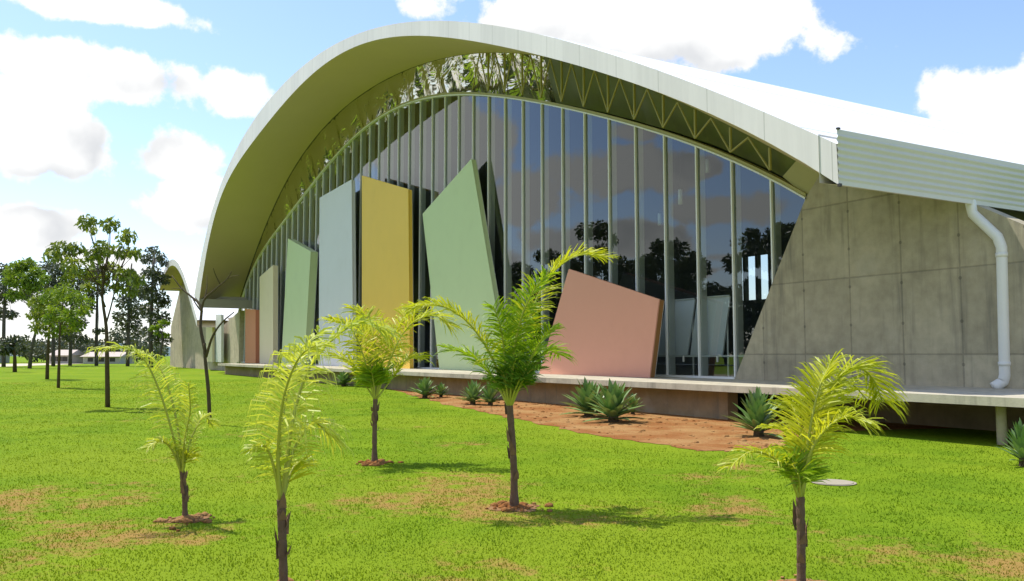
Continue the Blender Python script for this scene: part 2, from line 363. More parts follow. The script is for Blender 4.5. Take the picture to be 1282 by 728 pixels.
# glazing ---------------------------------------------------------------------------------
ZS = 0.9
corner_t = onY(1013, 247, YG); corner_b = onY(923, 474, YG)          # slanted edge of the concrete wall
def slant_x(z): return corner_b[0] + (corner_t[0] - corner_b[0]) * (z - ZS) / (corner_t[2] - ZS)
XR = corner_b[0]; XT = corner_t[0]; XL = GT[0][0]
step_ = 1.615; xs = [XT - 1.37 - step_ * k for k in range(60)]; xs = [x for x in xs if x > XL + .4] + [XL]
edges = [XT] + xs
for i in range(len(edges) - 1):
    a, b = edges[i], edges[i + 1]                                     # a right, b left
    tilt = rng.normal(0, 0.005, 3); k = 4
    top = [(a + (b - a) * j / k, gt_f(a + (b - a) * j / k)) for j in range(k + 1)]
    poly = []
    if a > XR - 1e-6:                                                 # cut by the slanted concrete
        zb_a = ZS + (a - XR) / (XT - XR) * (corner_t[2] - ZS)
        poly = [(b, ZS if b <= XR else ZS + (b - XR) / (XT - XR) * (corner_t[2] - ZS))]
        if b < XR < a: poly.append((XR, ZS))
        poly.append((a, zb_a))
    else: poly = [(b, ZS), (a, ZS)]
    tt = [(x, max(z, 1.0)) for x, z in top]
    if a == XT: tt = tt[1:]
    poly += tt
    cx = (a + b) / 2
    m = MB(); m.add([(x, YG + tilt[0] * (x - cx) + tilt[1] * 0.15 * (z - 6), z) for x, z in poly], [tuple(range(len(poly)))])
    m.build('window_pane', M['glass'], hall)
for i, x in enumerate(xs):
    zb = ZS if x <= XR else ZS + (x - XR) / (XT - XR) * (corner_t[2] - ZS)
    m = MB(); m.box(x - .027, x + .027, YG - .08, YG - .005, zb, gt_f(x))
    mu = m.build('mullion', M['white_alu'], hall)
    m = MB(); m.box(x - .03, x + .03, YG + .03, YG + .30, zb, gt_f(x)); m.build('inner_fin', M['grey_alu'], mu)
m = MB()                                                              # head beam following the glass
for i in range(N - 1):
    (x0, z0), (x1, z1) = GT[i], GT[i + 1]
    m.add([(x0, YG - .14, z0 - .02), (x1, YG - .14, z1 - .02), (x1, YG - .14, z1 + .10), (x0, YG - .14, z0 + .10),
           (x0, YG + .1, z0 - .02), (x1, YG + .1, z1 - .02), (x1, YG + .1, z1 + .10), (x0, YG + .1, z0 + .10)],
          [(0, 1, 2, 3), (0, 4, 5, 1), (3, 2, 6, 7), (4, 7, 6, 5)])
m.build('head_beam', M['olive_steel'], hall)
m = MB()
for i in range(N - 1):
    (x0, z0), (x1, z1) = GT[i], GT[i + 1]
    m.add([(x0, YG - .17, z0 - .07), (x1, YG - .17, z1 - .07), (x1, YG - .17, z1 - .015), (x0, YG - .17, z0 - .015), (x0, YG, z0 - .07), (x1, YG, z1 - .07), (x1, YG - .0, z1 - .015), (x0, YG, z0 - .015)],
          [(0, 1, 2, 3), (0, 4, 5, 1), (3, 2, 6, 7)])
m.build('head_trim', M['white_alu'], hall)
# wrinkled film band between head beam and soffit, truss in front of it
M['grass_reflection'] = painted('olive_grass_reflection', (0.15, 0.16, 0.045), .45, .25, .8)  # grass mirrored in the right bays of the band, painted as plain olive
fx = [XT + .3] + xs; vs = []; fs = []; vs2 = []; fs2 = []; ks = None
for a, b in zip(fx[:-1], fx[1:]):                                     # one loose film sheet per bay, each hanging at its own slant
    nn = 6
    V_, F_ = (vs, fs) if a < -30.5 else (vs2, fs2); b0 = len(V_); sk = random.uniform(-.02, .02)
    for j in range(nn + 1):
        x = a + (b - a) * j / nn; x_ = min(max(x, GT[0][0]), GT[-1][0]); z0 = gt_f(x_) + .1; z1 = max(bt_f(min(max(x, BT[0][0]), BT[-1][0])) + .03, z0 + .05)
        for q in range(5): V_.append((x, YG + .06 + (1 - q / 4) * (z1 - z0) * (.27 + .10 * min(1, max(0, (x + 47) / 10)) + .05 * math.sin(x * 1.1) + .04 * math.sin(x * 2.9)) + sk * math.sin(math.pi * j / nn), z0 + (z1 - z0) * q / 4))
    for j in range(nn):
        for q in range(4): F_.append((b0 + j * 5 + q, b0 + j * 5 + q + 1, b0 + (j + 1) * 5 + q + 1, b0 + (j + 1) * 5 + q))
m = MB(); m.add(vs, fs); m.build('clerestory_film', M['film'], hall, True)
m = MB(); m.add(vs2, fs2); m.build('clerestory_painted_reflection', M['grass_reflection'], hall, True)
m = MB(); tx = [x for x in xs]; yt = YG - .08
for i in range(len(tx) - 1):
    a, b = tx[i], tx[i + 1]; mid = (a + b) / 2
    za, zb, zm = gt_f(a) + .2, gt_f(b) + .2, bt_f(mid) - .04
    if mid < -37 or bt_f(mid) - gt_f(mid) < .3: continue
    m.tube([(a, yt, za), (mid, yt - .03, zm)], .035, 6); m.tube([(mid, yt - .03, zm), (b, yt, zb)], .035, 6)
    m.tube([(a, yt + .02, za), (a, yt + .02, bt_f(a) - .02)], .05, 6)
m.build('truss', M['olive_steel'], hall)
# sill, transom rail with vent stays
m = MB(); m.box(XL, XR + .02, YG - .16, YG + .08, ZS, ZS + .07); m.build('sill', M['white_alu'], hall)
m = MB(); zt = 1.58; m.box(XL, slant_x(zt) - .02, YG + .005, YG + .055, zt, zt + .06)
for i in range(len(xs) - 1):
    xm_ = (xs[i] + xs[i + 1]) / 2; m.box(xm_ - .02, xm_ + .02, YG - .04, YG + .0, zt - .16, zt + .03)
m.build('transom_rail', M['grey_alu'], hall)
# concrete end wall with the slanted edge, sloping down past the eave
c1 = onY(1033, 222, YG); c2 = onY(1225, 257, YG); c3 = onY(1300, 288, YG)
poly = [(XR, ZS - .02), (-7.5, ZS - .02), (-7.5, 2.6), (c3[0], c3[2]), (c2[0], c2[2]), (c2[0] - .12, c2[2] + .12), (xr - .45, zr + .12), (-14.2, fb_f(-14.2) - .05), (c1[0], bt_f(BT[-1][0]) + .15), (XT, corner_t[2])]
m = MB(); m.prismY(poly, YG - .12, YG + .38); m.build('concrete_end_wall', M['concrete'], hall)
m = MB(); m.prismY([(XT - .03, corner_t[2]), (c1[0], bt_f(BT[-1][0]) + .12), (c1[0] - .9, bt_f(c1[0] - .9) + .1), (XT - .9, gt_f(XT - .9) + .2)], YG - .06, YG + .05); m.build('end_gusset', M['olive_steel'], hall)
# slab, foundation
SL = onZ(284, 453, ZS)
m = MB(); m.box(-77, 2, 15.15, YG + .5, ZS - .16, ZS); m.build('terrace_slab', M['slab'], hall)
m = MB(); m.box(-77, -16.4, 15.75, 16.1, -.3, ZS - .162); m.box(-16.4, 2, 18.5, 18.7, -.3, ZS - .162); m.build('foundation_wall', M['foundation'], hall)
for px in (1255,):
    g = onZ(px, 557, 0); m = MB(); m.tube([(g[0], g[1], -.2), (g[0], g[1], ZS - .162)], .09, 14); m.build('support_post', M['concrete_far'], hall, True)
# interior
m = MB(); m.box(-85, -8, YG + .5, YB, ZS - .1, ZS - .01); m.build('floor', M['floor_in'], hall)
m = MB(); ctop = [(x, z + .1) for x, z in BT][::-1]; wz = (-46.5, -35.5, 5.6, 8.8)
m.prismY([(wz[0], ZS), (wz[0], bt_f(wz[0]) + .1)] + [p for p in ctop if p[0] < wz[0]] + [(BT[0][0], ZS)], 46, 46.3); m.prismY([(wz[1], ZS), (BT[-1][0], ZS)] + [p for p in ctop if p[0] > wz[1]] + [(wz[1], bt_f(wz[1]) + .1)], 46, 46.3)
m.prismY([(wz[0], ZS), (wz[1], ZS), (wz[1], wz[2]), (wz[0], wz[2])], 46, 46.3); m.prismY([(wz[0], wz[3]), (wz[1], wz[3])] + [(wz[1], bt_f(wz[1]) + .1)] + [p for p in ctop if wz[0] < p[0] < wz[1]] + [(wz[0], bt_f(wz[0]) + .1)], 46, 46.3); m.box(-12.9, -12.6, YG + .4, YB, ZS, zr + .4); m.box(-86.3, -86.0, YG + 1, YB, ZS, zl); m.build('inner_wall', M['dark_in'], hall)
m = MB()                                                              # far left lower front beyond the last bay
m.box(-99, -86.4, YG + .3, YG + .5, .2, 5.6); m.build('side_wall', M['concrete_far'], hall)
for k in range(4):
    xa, xb = -86.9 - k * 1.55, -88.35 - k * 1.55
    m = MB(); m.add([(xb, YG + .2, .95), (xa, YG + .2, .95), (xa, YG + .2, 5.4), (xb, YG + .2, 5.4)], [(0, 1, 2, 3)]); sw = m.build('side_window', M['dark_pane'], hall)
    m = MB(); m.box(xb - .06, xb + .06, YG + .1, YG + .26, .9, 5.45); m.build('mullion', M['white_alu'], sw)
m = MB()
for i in range(9): x = wz[0] + (wz[1] - wz[0]) * (i + .5) / 9; m.box(x - .12, x + .12, 45.9, 46.25, wz[2], wz[3])
m.build('back_window_bars', M['dark_in'], hall)
# drainpipe
pz = YG - .15
pp = [(1214, 250), (1218, 268), (1249, 297), (1254, 310), (1258, 470), (1256, 478), (1249, 489)]
pts = [onY(u, v, pz) for u, v in pp]; pts[-1] = (pts[-1][0], pz - .15, max(pts[-1][2], ZS + .02))
pf = []
for i in range(len(pts) - 1):
    a, b = Vector(pts[i]), Vector(pts[i + 1])
    for q in (np.linspace(0, 1, 5)[:-1] if i < len(pts) - 2 else np.linspace(0, 1, 5)): pf.append(a.lerp(b, float(q)))
m = MB(); m.tube(pf, .118, 18); dp = m.build('drainpipe', M['pipe'], hall, True)
m = MB()
for zc in (1.45, 3.9):
    xq = pts[3][0] + (pts[4][0] - pts[3][0]) * (pts[3][2] - zc) / (pts[3][2] - pts[4][2])
    m.tube([(xq, pz, zc - .045), (xq, pz, zc + .045)], .132, 18)
m.build('pipe_collar', M['pipe'], dp, True)

# ------------------------------------------------------------------ coloured panels on the terrace
def panel(name, label, px, Y, mat, edge=None, thick=.22, skew=0.0):
    P = []
    for i, (u, v) in enumerate(px):
        x, y, z = onY(u, v, Y); P.append((x, z))
    zb = sorted(p[1] for p in P)[:2]
    P = [(x, ZS + .005 if z in zb else z) for x, z in P]
    cx = sum(p[0] for p in P) / len(P)
    o = empty(name, (cx, Y, ZS)); tag(o, label, 'panel', 'coloured panels standing on the terrace slab')
    if sum((P[i][0] * P[(i + 1) % len(P)][1] - P[(i + 1) % len(P)][0] * P[i][1]) for i in range(len(P))) < 0: P = P[::-1]
    m = MB(); m.prismY(P, Y, Y + .05); m.build('front_board', mat, o)
    q = [(cx + (x - cx) * .992, max(z, ZS + .004) if z < 1.2 else z - .03) for x, z in P]
    m = MB(); m.prismY(q, Y + .052, Y + thick); m.build('edge_frame', edge or mat, o)
    m = MB(); m.prismY([(cx + (x - cx) * .985, max(z, ZS + .01) if z < 1.2 else z - .05) for x, z in P], Y + thick + .002, Y + thick + .03); m.build('back_board', M['board'], o)
    return o
panel('colour_panel', 'salmon pink panel with sloping top edge and brown side, nearest and widest of the panels', [(712, 337), (825, 375), (813, 474), (675, 471)], 18.0, M['panel_pink'], M['brown_edge'], .24)
panel('colour_panel', 'tall pale green panel with pointed top leaning between the yellow and pink panels', [(529, 268), (590, 199), (634, 467), (550, 462)], 18.85, M['panel_green'], M['panel_green'], .26)
panel('colour_panel', 'tall mustard yellow upright panel in front of the glass', [(453, 220), (511, 237), (513, 463), (453, 460)], 18.5, M['panel_yellow'], M['panel_yellow'], .24)
panel('colour_panel', 'tall blue grey panel with rising top edge, left of the yellow panel', [(400, 248), (440, 225), (442, 460), (399, 458)], 18.5, M['panel_grey'], M['panel_grey'], .24)
panel('colour_panel', 'small pale green panel with sloping top, between the cream and blue grey panels', [(360.5, 299), (389, 315), (381, 456), (352, 455)], 18.5, M['panel_green'], M['panel_green'], .55)
panel('colour_panel', 'narrow cream panel with slanted top beside the small red panel', [(325, 347), (342, 332), (342, 454), (325, 453)], 18.5, M['panel_cream'], M['panel_cream'], .4)
panel('colour_panel', 'short brick red panel near the far left end of the glass front', [(307, 387), (320, 388), (320, 453), (307, 452)], 18.5, M['panel_red'], M['panel_red'], .8)
panel('colour_panel', 'far cream panel under the left roof eave, leftmost of the panels', [(258, 394), (266, 394), (266, 449), (258, 449)], 18.3, M['panel_cream'])
panel('colour_panel', 'far white panel under the left roof eave, right beside the cream one', [(270, 394), (277, 394), (277, 450), (270, 450)], 18.3, M['panel_palewhite'])

# boards and lamps seen behind the glass
for lab, px in (('grey trapezoid board behind the glass right beside the pink panel', [(834, 378), (870, 375), (860, 446), (822, 447)]),
                ('grey trapezoid board behind the last full pane before the concrete wall', [(873, 374), (914, 371), (904, 446), (864, 446)])):
    yb = YG + .36; P = [onY(u, v, yb) for u, v in px]
    o = empty('display_board', (sum(p[0] for p in P) / 4, yb, ZS)); tag(o, lab, 'board', 'boards behind the glass')
    m = MB(); m.prismY([(p[0], p[2]) for p in P][::-1] if (P[0][0] > P[1][0]) else [(P[i][0], P[i][2]) for i in (3, 2, 1, 0)], yb, yb + .05); m.build('board', M['board'], o)
    m = MB(); a, b = P[0], P[1]; m.tube([(a[0], yb - .03, a[2] + .02), (b[0], yb - .03, b[2] + .02)], .025, 6)
    for q in (.15, .85): x = a[0] + (b[0] - a[0]) * q; m.tube([(x, yb + .09, ZS), (x, yb + .09, a[2])], .03, 6)
    m.build('stand_rail', M['white_alu'], o)
for i, (u, v, Y, lab) in enumerate(((852, 247, 21.5, 'white cylinder pendant lamp behind the glass right of the pink panel'), (886, 208, 24.5, 'white cylinder pendant lamp seen high behind the glass near the arch'), (826, 275, 26.0, 'small white pendant lamp hanging deeper in the hall'))):
    x, y, z = onY(u, v, Y); o = empty('pendant_lamp', (x, y, z)); tag(o, lab, 'lamp', 'pendant lamps inside the hall')
    m = MB(); m.tube([(x, y, z - .28), (x, y, z + .28)], .09, 16); m.build('lamp_shade', M['lamp'], o, True)
    m = MB(); m.tube([(x, y, z + .27), (x, y, bt_f(min(max(x, BT[0][0]), BT[-1][0])))], .012, 6); m.build('cord', M['dark_trim'], o)

# ------------------------------------------------------------------ second vault further along
v2 = empty('small_vault_building', (-108, 18, 0)); tag(v2, 'smaller white vaulted building with bare concrete wall beyond the hall', 'building')
cpx = [(200, 358), (203, 345), (208, 334), (215, 326.5), (222, 328), (229, 341), (236, 362), (243, 388), (247, 400)]
C2 = [onY(u, v, 16.5) for u, v in cpx]; X2 = np.array([p[0] for p in C2]); Z2 = np.array([p[2] for p in C2])
cc = np.polyfit((X2 - X2.mean()) / 10, Z2, 4); xx = np.linspace(X2.min(), X2.max(), 40); zz = np.polyval(cc, (xx - X2.mean()) / 10)
n2 = len(xx); m = MB()
m.add([(x, 16.5, z) for x, z in zip(xx, zz)] + [(x, 60, z) for x, z in zip(xx, zz)], [(i, i + 1, i + 1 + n2, i + n2) for i in range(n2 - 1)])
m.build('roof', M['white_roof'], v2, True)
m = MB(); m.add([(x, 16.48, z + .02) for x, z in zip(xx, zz)] + [(x, 16.48, z - .75) for x, z in zip(xx, zz)], [(i, i + 1, i + 1 + n2, i + n2) for i in range(n2 - 1)]); m.build('fascia', M['fascia'], v2)
m = MB(); m.add([(x, 16.48, z - .75) for x, z in zip(xx, zz)] + [(x, 60, z - .75) for x, z in zip(xx, zz)], [(i, i + n2, i + 1 + n2, i + 1) for i in range(n2 - 1)]); m.build('soffit', painted('bounce_lit_soffit', (0.74, 0.60, 0.36), 0.8), v2, True)  # bounce light from the ground is put into this brighter, warmer soffit colour
wl = onY(213, 450, 19)[0]; m = MB()
pw = [(wl, 0), (-86.6, 0), (-86.6, 6.0)] + [(x, z - .7) for x, z in list(zip(xx, zz))[::-1] if wl + .3 < x < -87] + [(wl, float(np.polyval(cc, (wl - X2.mean()) / 10)) - .7)]
m.prismY(pw, 19, 19.4); m.box(wl, wl + .4, 19.41, 50, 0, 8); m.build('end_wall', M['concrete_far'], v2)

# ------------------------------------------------------------------ ground
m = MB(); G = 900
m.add([(-G, -G, 0), (G, -G, 0), (G, G, 0), (-G, G, 0)], [(0, 1, 2, 3)]); tag(m.build('ground', M['lawn']), kind='structure')
bed_px = [(470, 481), (500, 491), (530, 499), (560, 507), (590, 513), (620, 520), (660, 528), (700, 537), (750, 546), (800, 553), (840, 560), (880, 565), (920, 566), (950, 563), (980, 557), (1005, 549), (1030, 541)]
edge = [onZ(u, v)[:2] for u, v in bed_px]
fine = []
for (a, b) in zip(edge[:-1], edge[1:]):
    for q in np.linspace(0, 1, 6)[:-1]: fine.append((a[0] + (b[0] - a[0]) * q + rng.normal(0, .09), a[1] + (b[1] - a[1]) * q + rng.normal(0, .09)))
fine.append(edge[-1])
bed = fine + [(-12.0, 18.45), (-48, 18.45)]
def pip(px_, py_, poly):
    inside = np.zeros(len(px_), bool); j = len(poly) - 1
    for i in range(len(poly)):
        xi, yi = poly[i]; xj, yj = poly[j]
        c = ((yi > py_) != (yj > py_)) & (px_ < (xj - xi) * (py_ - yi) / (yj - yi + 1e-12) + xi); inside ^= c; j = i
    return inside
# dirt sheet triangulated by bmesh
def sheet(name, poly, z, mat):
    bm = bmesh.new(); vs = [bm.verts.new((x, y, z)) for x, y in poly]; f = bm.faces.new(vs)
    if f.normal.z < 0 or f.calc_area() and (f.normal_update() or f.normal.z < 0): f.normal_flip()
    bmesh.ops.triangulate(bm, faces=bm.faces[:]); me = bpy.data.meshes.new(name); bm.to_mesh(me); bm.free(); me.materials.append(mat)
    o = bpy.data.objects.new(name, me); COL.objects.link(o); tag(o, kind='structure'); return o
sheet('dirt_bed', bed, 0.008, M['dirt'])
# clods and pebbles on the dirt
pts_ = []
while len(pts_) < 500:
    x, y = rng.uniform(-38, -9), rng.uniform(10, 15.6)
    if pip(np.array([x]), np.array([y]), bed)[0]: pts_.append((x, y))
for k_ in ('A', 'C', 'D', 'E', 'B'):
    c_ = onZ(*{'A': (232, 651), 'B': (356, 748), 'C': (469, 580), 'D': (644, 636), 'E': (1003, 738)}[k_])
    for _ in range(90): a_, q_ = rng.uniform(0, 6.28), abs(rng.normal(0, .17)); pts_.append((c_[0] + math.cos(a_) * q_, c_[1] + math.sin(a_) * q_))
ico = bmesh.new(); bmesh.ops.create_icosphere(ico, subdivisions=1, radius=1); iv = np.array([v.co[:] for v in ico.verts]); ifc = np.array([[v.index for v in f.verts] for f in ico.faces]); ico.free()
V = []; F = []
for i, (x, y) in enumerate(pts_):
    s_ = abs(rng.normal(0, .022)) + .008; V.append(iv * s_ * (1 + rng.normal(0, .2, iv.shape)) * (1.2, 1.2, .7) + (x, y, .008)); F.append(ifc + i * len(iv))
o = np_mesh('soil_clods', np.concatenate(V), np.concatenate(F).ravel(), 3, M['dirt']); tag(o, 'small reddish soil clods scattered on the planting bed', 'soil', kind='stuff')
# path far left
m = MB(); pa = [onZ(-120, 463)[:2], onZ(0, 459.5)[:2], onZ(70, 457)[:2], onZ(150, 453.8)[:2]]; pb_ = [onZ(-120, 458)[:2], onZ(0, 456)[:2], onZ(70, 454.8)[:2], onZ(150, 452.6)[:2]]
m.add([(x, y, .012) for x, y in pa] + [(x, y, .012) for x, y in pb_], [(0, 1, 5, 4), (1, 2, 6, 5), (2, 3, 7, 6)]); tag(m.build('path', M['path']), kind='structure')
# manhole cover
mc = onZ(1043, 605); o = empty('manhole_cover', mc); tag(o, 'round pale concrete manhole cover lying flush in the grass', 'manhole cover')
m = MB(); m.tube([(mc[0], mc[1], -.05), (mc[0], mc[1], .016)], .245, 32); m.build('lid', M['cover'], o)
m = MB(); n = 40
for r0, r1, z in ((.252, .285, .012),):
    m.add([(mc[0] + math.cos(2 * math.pi * i / n) * r, mc[1] + math.sin(2 * math.pi * i / n) * r, z if r < .3 else -.02) for r in (r0, r1) for i in range(n)], [(i, i + n, (i + 1) % n + n, (i + 1) % n) for i in range(n)])
m.build('rim', M['cover'], o)

# ------------------------------------------------------------------ grass
PB = {'A': onZ(232, 651), 'B': onZ(356, 748), 'C': onZ(469, 580), 'D': onZ(644, 636), 'E': onZ(1003, 738)}
NB = 330000
r_ = np.exp(rng.uniform(math.log(4.6), math.log(60), NB)); a_ = rng.uniform(-R(41), R(41), NB)
gx = r_ * (HF[0] * np.cos(a_) + RT[0] * np.sin(a_)); gy = r_ * (HF[1] * np.cos(a_) + RT[1] * np.sin(a_))
keep = (gy < 15.4) & ~pip(gx + rng.normal(0, .30, NB), gy + rng.normal(0, .30, NB) + .45, bed)
keep |= (rng.random(NB) < .05) & (gy < 15.4)
keep &= (np.hypot(gx - mc[0], gy - mc[1]) > .29)
rings = [(PB['A'], .26), (PB['D'], .33), (PB['E'], .36), (PB['C'], .25), (PB['B'], .25)]
for (c, rad) in rings:
    d = np.hypot(gx - c[0], gy - c[1]); keep &= ~((d < rad * (1 + .3 * np.sin(5 * np.arctan2(gy - c[1], gx - c[0])))) & (rng.random(NB) < np.clip(1.45 - d / rad * 1.15, 0, .95)))
gx, gy, r_ = gx[keep], gy[keep], r_[keep]; n = len(gx)
h = rng.uniform(.006, .020, n) * (.7 + .5 * np.sin(gx * 2.1 + np.sin(gy * 1.7) * 2) ** 2) * (1 + .015 * r_); h *= np.where(rng.random(n) < .02, 1.9, 1.0); w = .0030 * (1 + r_ * .10) * rng.uniform(.7, 1.3, n)
th = rng.uniform(0, 2 * math.pi, n); ln = rng.normal(0, .55, n) * h; ph = rng.uniform(0, 2 * math.pi, n)
V = np.zeros((n, 3, 3), np.float32)
V[:, 0] = np.stack([gx - np.cos(th) * w, gy - np.sin(th) * w, np.zeros(n)], 1)
V[:, 1] = np.stack([gx + np.cos(th) * w, gy + np.sin(th) * w, np.zeros(n)], 1)
V[:, 2] = np.stack([gx + np.cos(ph) * ln, gy + np.sin(ph) * ln, h], 1)
o = np_mesh('lawn_grass', V.reshape(-1, 3), np.arange(3 * n), 3, M['blades']); tag(o, 'short bright green lawn grass with dry patches', 'grass', kind='stuff')
for i, (c, rad) in enumerate(rings):
    poly = [(c[0] + math.cos(t_) * rad * .8 * (1 + .2 * math.sin(3 * t_ + i) + rng.normal(0, .05)), c[1] + math.sin(t_) * rad * .8 * (1 + .15 * math.cos(4 * t_) + rng.normal(0, .05))) for t_ in np.linspace(0, 2 * math.pi, 60)[:-1]]
    sheet('dirt_ring', poly, .006, painted('ring_soil', (0.30, 0.155, 0.06), .95, .6, 7, .9) if i == 0 else bpy.data.materials['ring_soil'])

# ------------------------------------------------------------------ palms
def catmull(P, n):
    P = [Vector(p) for p in P]; P = [P[0] * 2 - P[1]] + P + [P[-1] * 2 - P[-2]]; out_ = []
    seg = len(P) - 3
    for i in range(n + 1):
        t = i / n * seg; k = min(int(t), seg - 1); u = t - k; a, b, c, d = P[k:k + 4]
        out_.append(0.5 * ((2 * b) + (c - a) * u + (2 * a - 5 * b + 4 * c - d) * u * u + (3 * b - a - 3 * c + d) * u ** 3))
    return out_
def frond(root, pts, mat, llen, npairs, droop=.5, r0=.012, lw=.011, start=.12, vee=.35, fwd=.5):
    C = catmull(pts, 40); V = []; F = []
    side_ref = Vector(RT) if random.random() < .7 else Vector(HF)
    for i in range(npairs):
        for sgn in (-1, 1):
            q = start + (1 - start) * (i + random.random()) / npairs; k = min(int(q * 40), 39); p = C[k].lerp(C[k + 1], q * 40 - k)
            T = (C[min(k + 2, 40)] - C[max(k - 1, 0)]).normalized()
            N_ = Vector((0, 0, 1)) - T * T.z
            if N_.length < .45: N_ = N_ + Vector(HF) * -.7; N_ = N_ - T * N_.dot(T)
            N_.normalize(); Sd = T.cross(N_) * sgn
            rv = Vector((random.gauss(0, .13), random.gauss(0, .13), random.gauss(0, .13)))
            D = (Sd + T * (fwd + q * .5 + random.gauss(0, .12)) + N_ * (vee + random.gauss(0, .2)) + rv).normalized()
            L = llen * (1.0 - .55 * abs(q - .45) ** 1.3 * 1.6) * random.uniform(.75, 1.15)
            g = Vector((0, 0, -1)); p1 = p + D * L * .4 + g * droop * L * .06; p2 = p + D * L * .75 + g * droop * L * .26; p3 = p + D * L * (1 - .12 * droop) + g * droop * L * .62
            tw = random.gauss(0, .7); W0 = D.cross(N_ + rv).normalized(); W = (W0 * math.cos(tw) + D.cross(W0) * math.sin(tw)) * lw * random.uniform(.8, 1.2); b = len(V)
            V += [p - W * .5, p + W * .5, p1 - W, p1 + W, p2 - W * .75, p2 + W * .75, p3]
            F += [(b, b + 1, b + 3), (b, b + 3, b + 2), (b + 2, b + 3, b + 5), (b + 2, b + 5, b + 4), (b + 4, b + 5, b + 6)]
    m = MB(); m.add(V, F); o = m.build('frond', mat, root)
    m = MB(); m.tube(C[::2], [r0 * (1 - .8 * i / 20) + .002 for i in range(21)], 6); m.build('rachis', M['rachis'], o, True)
    return o
def palm(key, label, depth, trunk, rad, fronds, short, lmat, smat, llen, lw=.011):
    b = PB[key]; root = empty('young_palm', b); tag(root, label, 'palm', 'young palms planted in the lawn')
    P = [onD(u, v, depth) for u, v in trunk]; P[0] = Vector((b[0], b[1], -.05)); C = catmull(P, 26)
    rr = [rad * .86 * (1.35 - .5 * min(1, i / 6) + .04 * math.sin(i * 2.3) + random.uniform(-.05, .05)) for i in range(27)]
    m = MB(); m.tube(C, rr, 12); top = C[-1]
    tr = m.build('trunk', M['trunk_palm'], root)
    m = MB()                                                   # old split leaf sheaths clasping the stem
    for i in range(9):
        q = random.uniform(.35, .98); k = int(q * 25); c = C[k]; a = random.uniform(0, 6.28); d = Vector((math.cos(a), math.sin(a), 0))
        hh = random.uniform(.07, .16) * (rad / .045); wv = Vector((-d.y, d.x, 0)) * rad * .7
        m.add([c + d * rad * .8 - wv, c + d * rad * .8 + wv, c + d * rad * 1.5 + Vector((0, 0, hh)), c + d * rad * 1.15 - wv * .7 + Vector((0, 0, hh * .5)), c + d * rad * 1.15 + wv * .7 + Vector((0, 0, hh * .5))], [(0, 1, 4, 3), (3, 4, 2)])
    m.build('leaf_sheath', M['dead_sheath'], root)
    for i, (px, offs, kw) in enumerate(fronds):
        n = len(px); pts = [onD(u, v, depth + offs * (j / (n - 1)) ** 1.2) for j, (u, v) in enumerate(px)]
        pts[0] = top + Vector((random.uniform(-.01, .01), random.uniform(-.01, .01), -.03))
        frond(root, pts, kw.get('mat', lmat), kw.get('l', llen), int(kw.get('n', 46) * 1.6), kw.get('d', .5), .013, kw.get('w', lw), kw.get('s', .25))
    for i in range(short[0]):
        a = random.uniform(0, 6.28); el = random.uniform(short[3], short[4]); L = random.uniform(short[1], short[2])
        d = Vector((math.cos(a) * math.cos(el), math.sin(a) * math.cos(el), math.sin(el)))
        pts = [top + Vector((0, 0, -.03)), top + d * L * .35 + Vector((0, 0, .05 * L)), top + d * L * .7 + Vector((0, 0, .02)), top + d * L + Vector((0, 0, -.16 * L))]
        frond(root, pts, smat, llen * .7, 24, .35, .012, lw, .3)
D_ = {k: float(np.dot(np.array(PB[k]) - (0, 0, 0), HF)) for k in PB}
palm('A', 'thin young palm with one long frond bent far over to the left', D_['A'], [(232, 651), (231, 620), (228, 590)], .036,
     [([(228, 592), (220, 560), (208, 515), (195, 478), (180, 450), (158, 436), (122, 437)], -.3, dict(n=36, d=.9)),
      ([(228, 592), (224, 545), (216, 505), (205, 470), (190, 448), (172, 440)], .35, dict(n=26, d=1.1)),
      ([(228, 592), (236, 560), (246, 535), (256, 522), (266, 532)], .25, dict(n=26, l=.2)),
      ([(228, 592), (216, 565), (202, 552), (186, 560)], -.25, dict(n=24, l=.2)),
      ([(228, 592), (231, 555), (238, 515), (236, 480)], -.3, dict(n=30, l=.22))],
     (2, .2, .35, .6, 1.3), M['palm_pale'], M['palm_gold'], .33, .0072)
palm('B', 'pale yellow young palm whose trunk is cut by the bottom picture edge', D_['B'], [(356, 748), (354, 690), (352, 626)], .042,
     [([(352, 626), (358, 585), (369, 515), (388, 460), (420, 422), (452, 404), (478, 412)], .35, dict(n=44, d=1.0)),
      ([(352, 626), (348, 580), (351, 525), (360, 480), (376, 446), (396, 432)], -.4, dict(n=34, d=1.15)),
      ([(352, 626), (344, 590), (333, 560), (318, 562)], -.15, dict(n=22, l=.2)),
      ([(352, 626), (362, 580), (378, 545), (395, 530), (412, 545)], .2, dict(n=22, d=1.0)),
      ([(352, 626), (350, 560), (358, 500), (378, 440), (402, 415)], .5, dict(n=26, d=1.0))],
     (1, .2, .35, .7, 1.35), M['palm_pale'], M['palm_gold'], .37, .0074)
palm('C', 'golden young palm farthest back on the lawn, in front of the yellow panel', D_['C'], [(469, 580), (469, 540), (470, 500)], .052,
     [([(470, 505), (462, 470), (450, 432), (436, 408), (414, 402)], -.4, dict(n=44)),
      ([(470, 505), (472, 460), (467, 422), (458, 396), (444, 388)], .4, dict(n=44)),
      ([(470, 505), (484, 462), (500, 425), (520, 402), (545, 396), (562, 408)], -.3, dict(n=50)),
      ([(470, 505), (478, 458), (490, 425), (506, 398), (516, 388)], .5, dict(n=44)),
      ([(470, 505), (455, 478), (440, 455), (424, 446)], .3, dict(n=34)),
      ([(470, 505), (490, 475), (508, 452), (526, 448)], .3, dict(n=34))],
     (8, .4, .75, .9, 1.5), M['palm_gold'], M['palm_green'], .50, .0098)
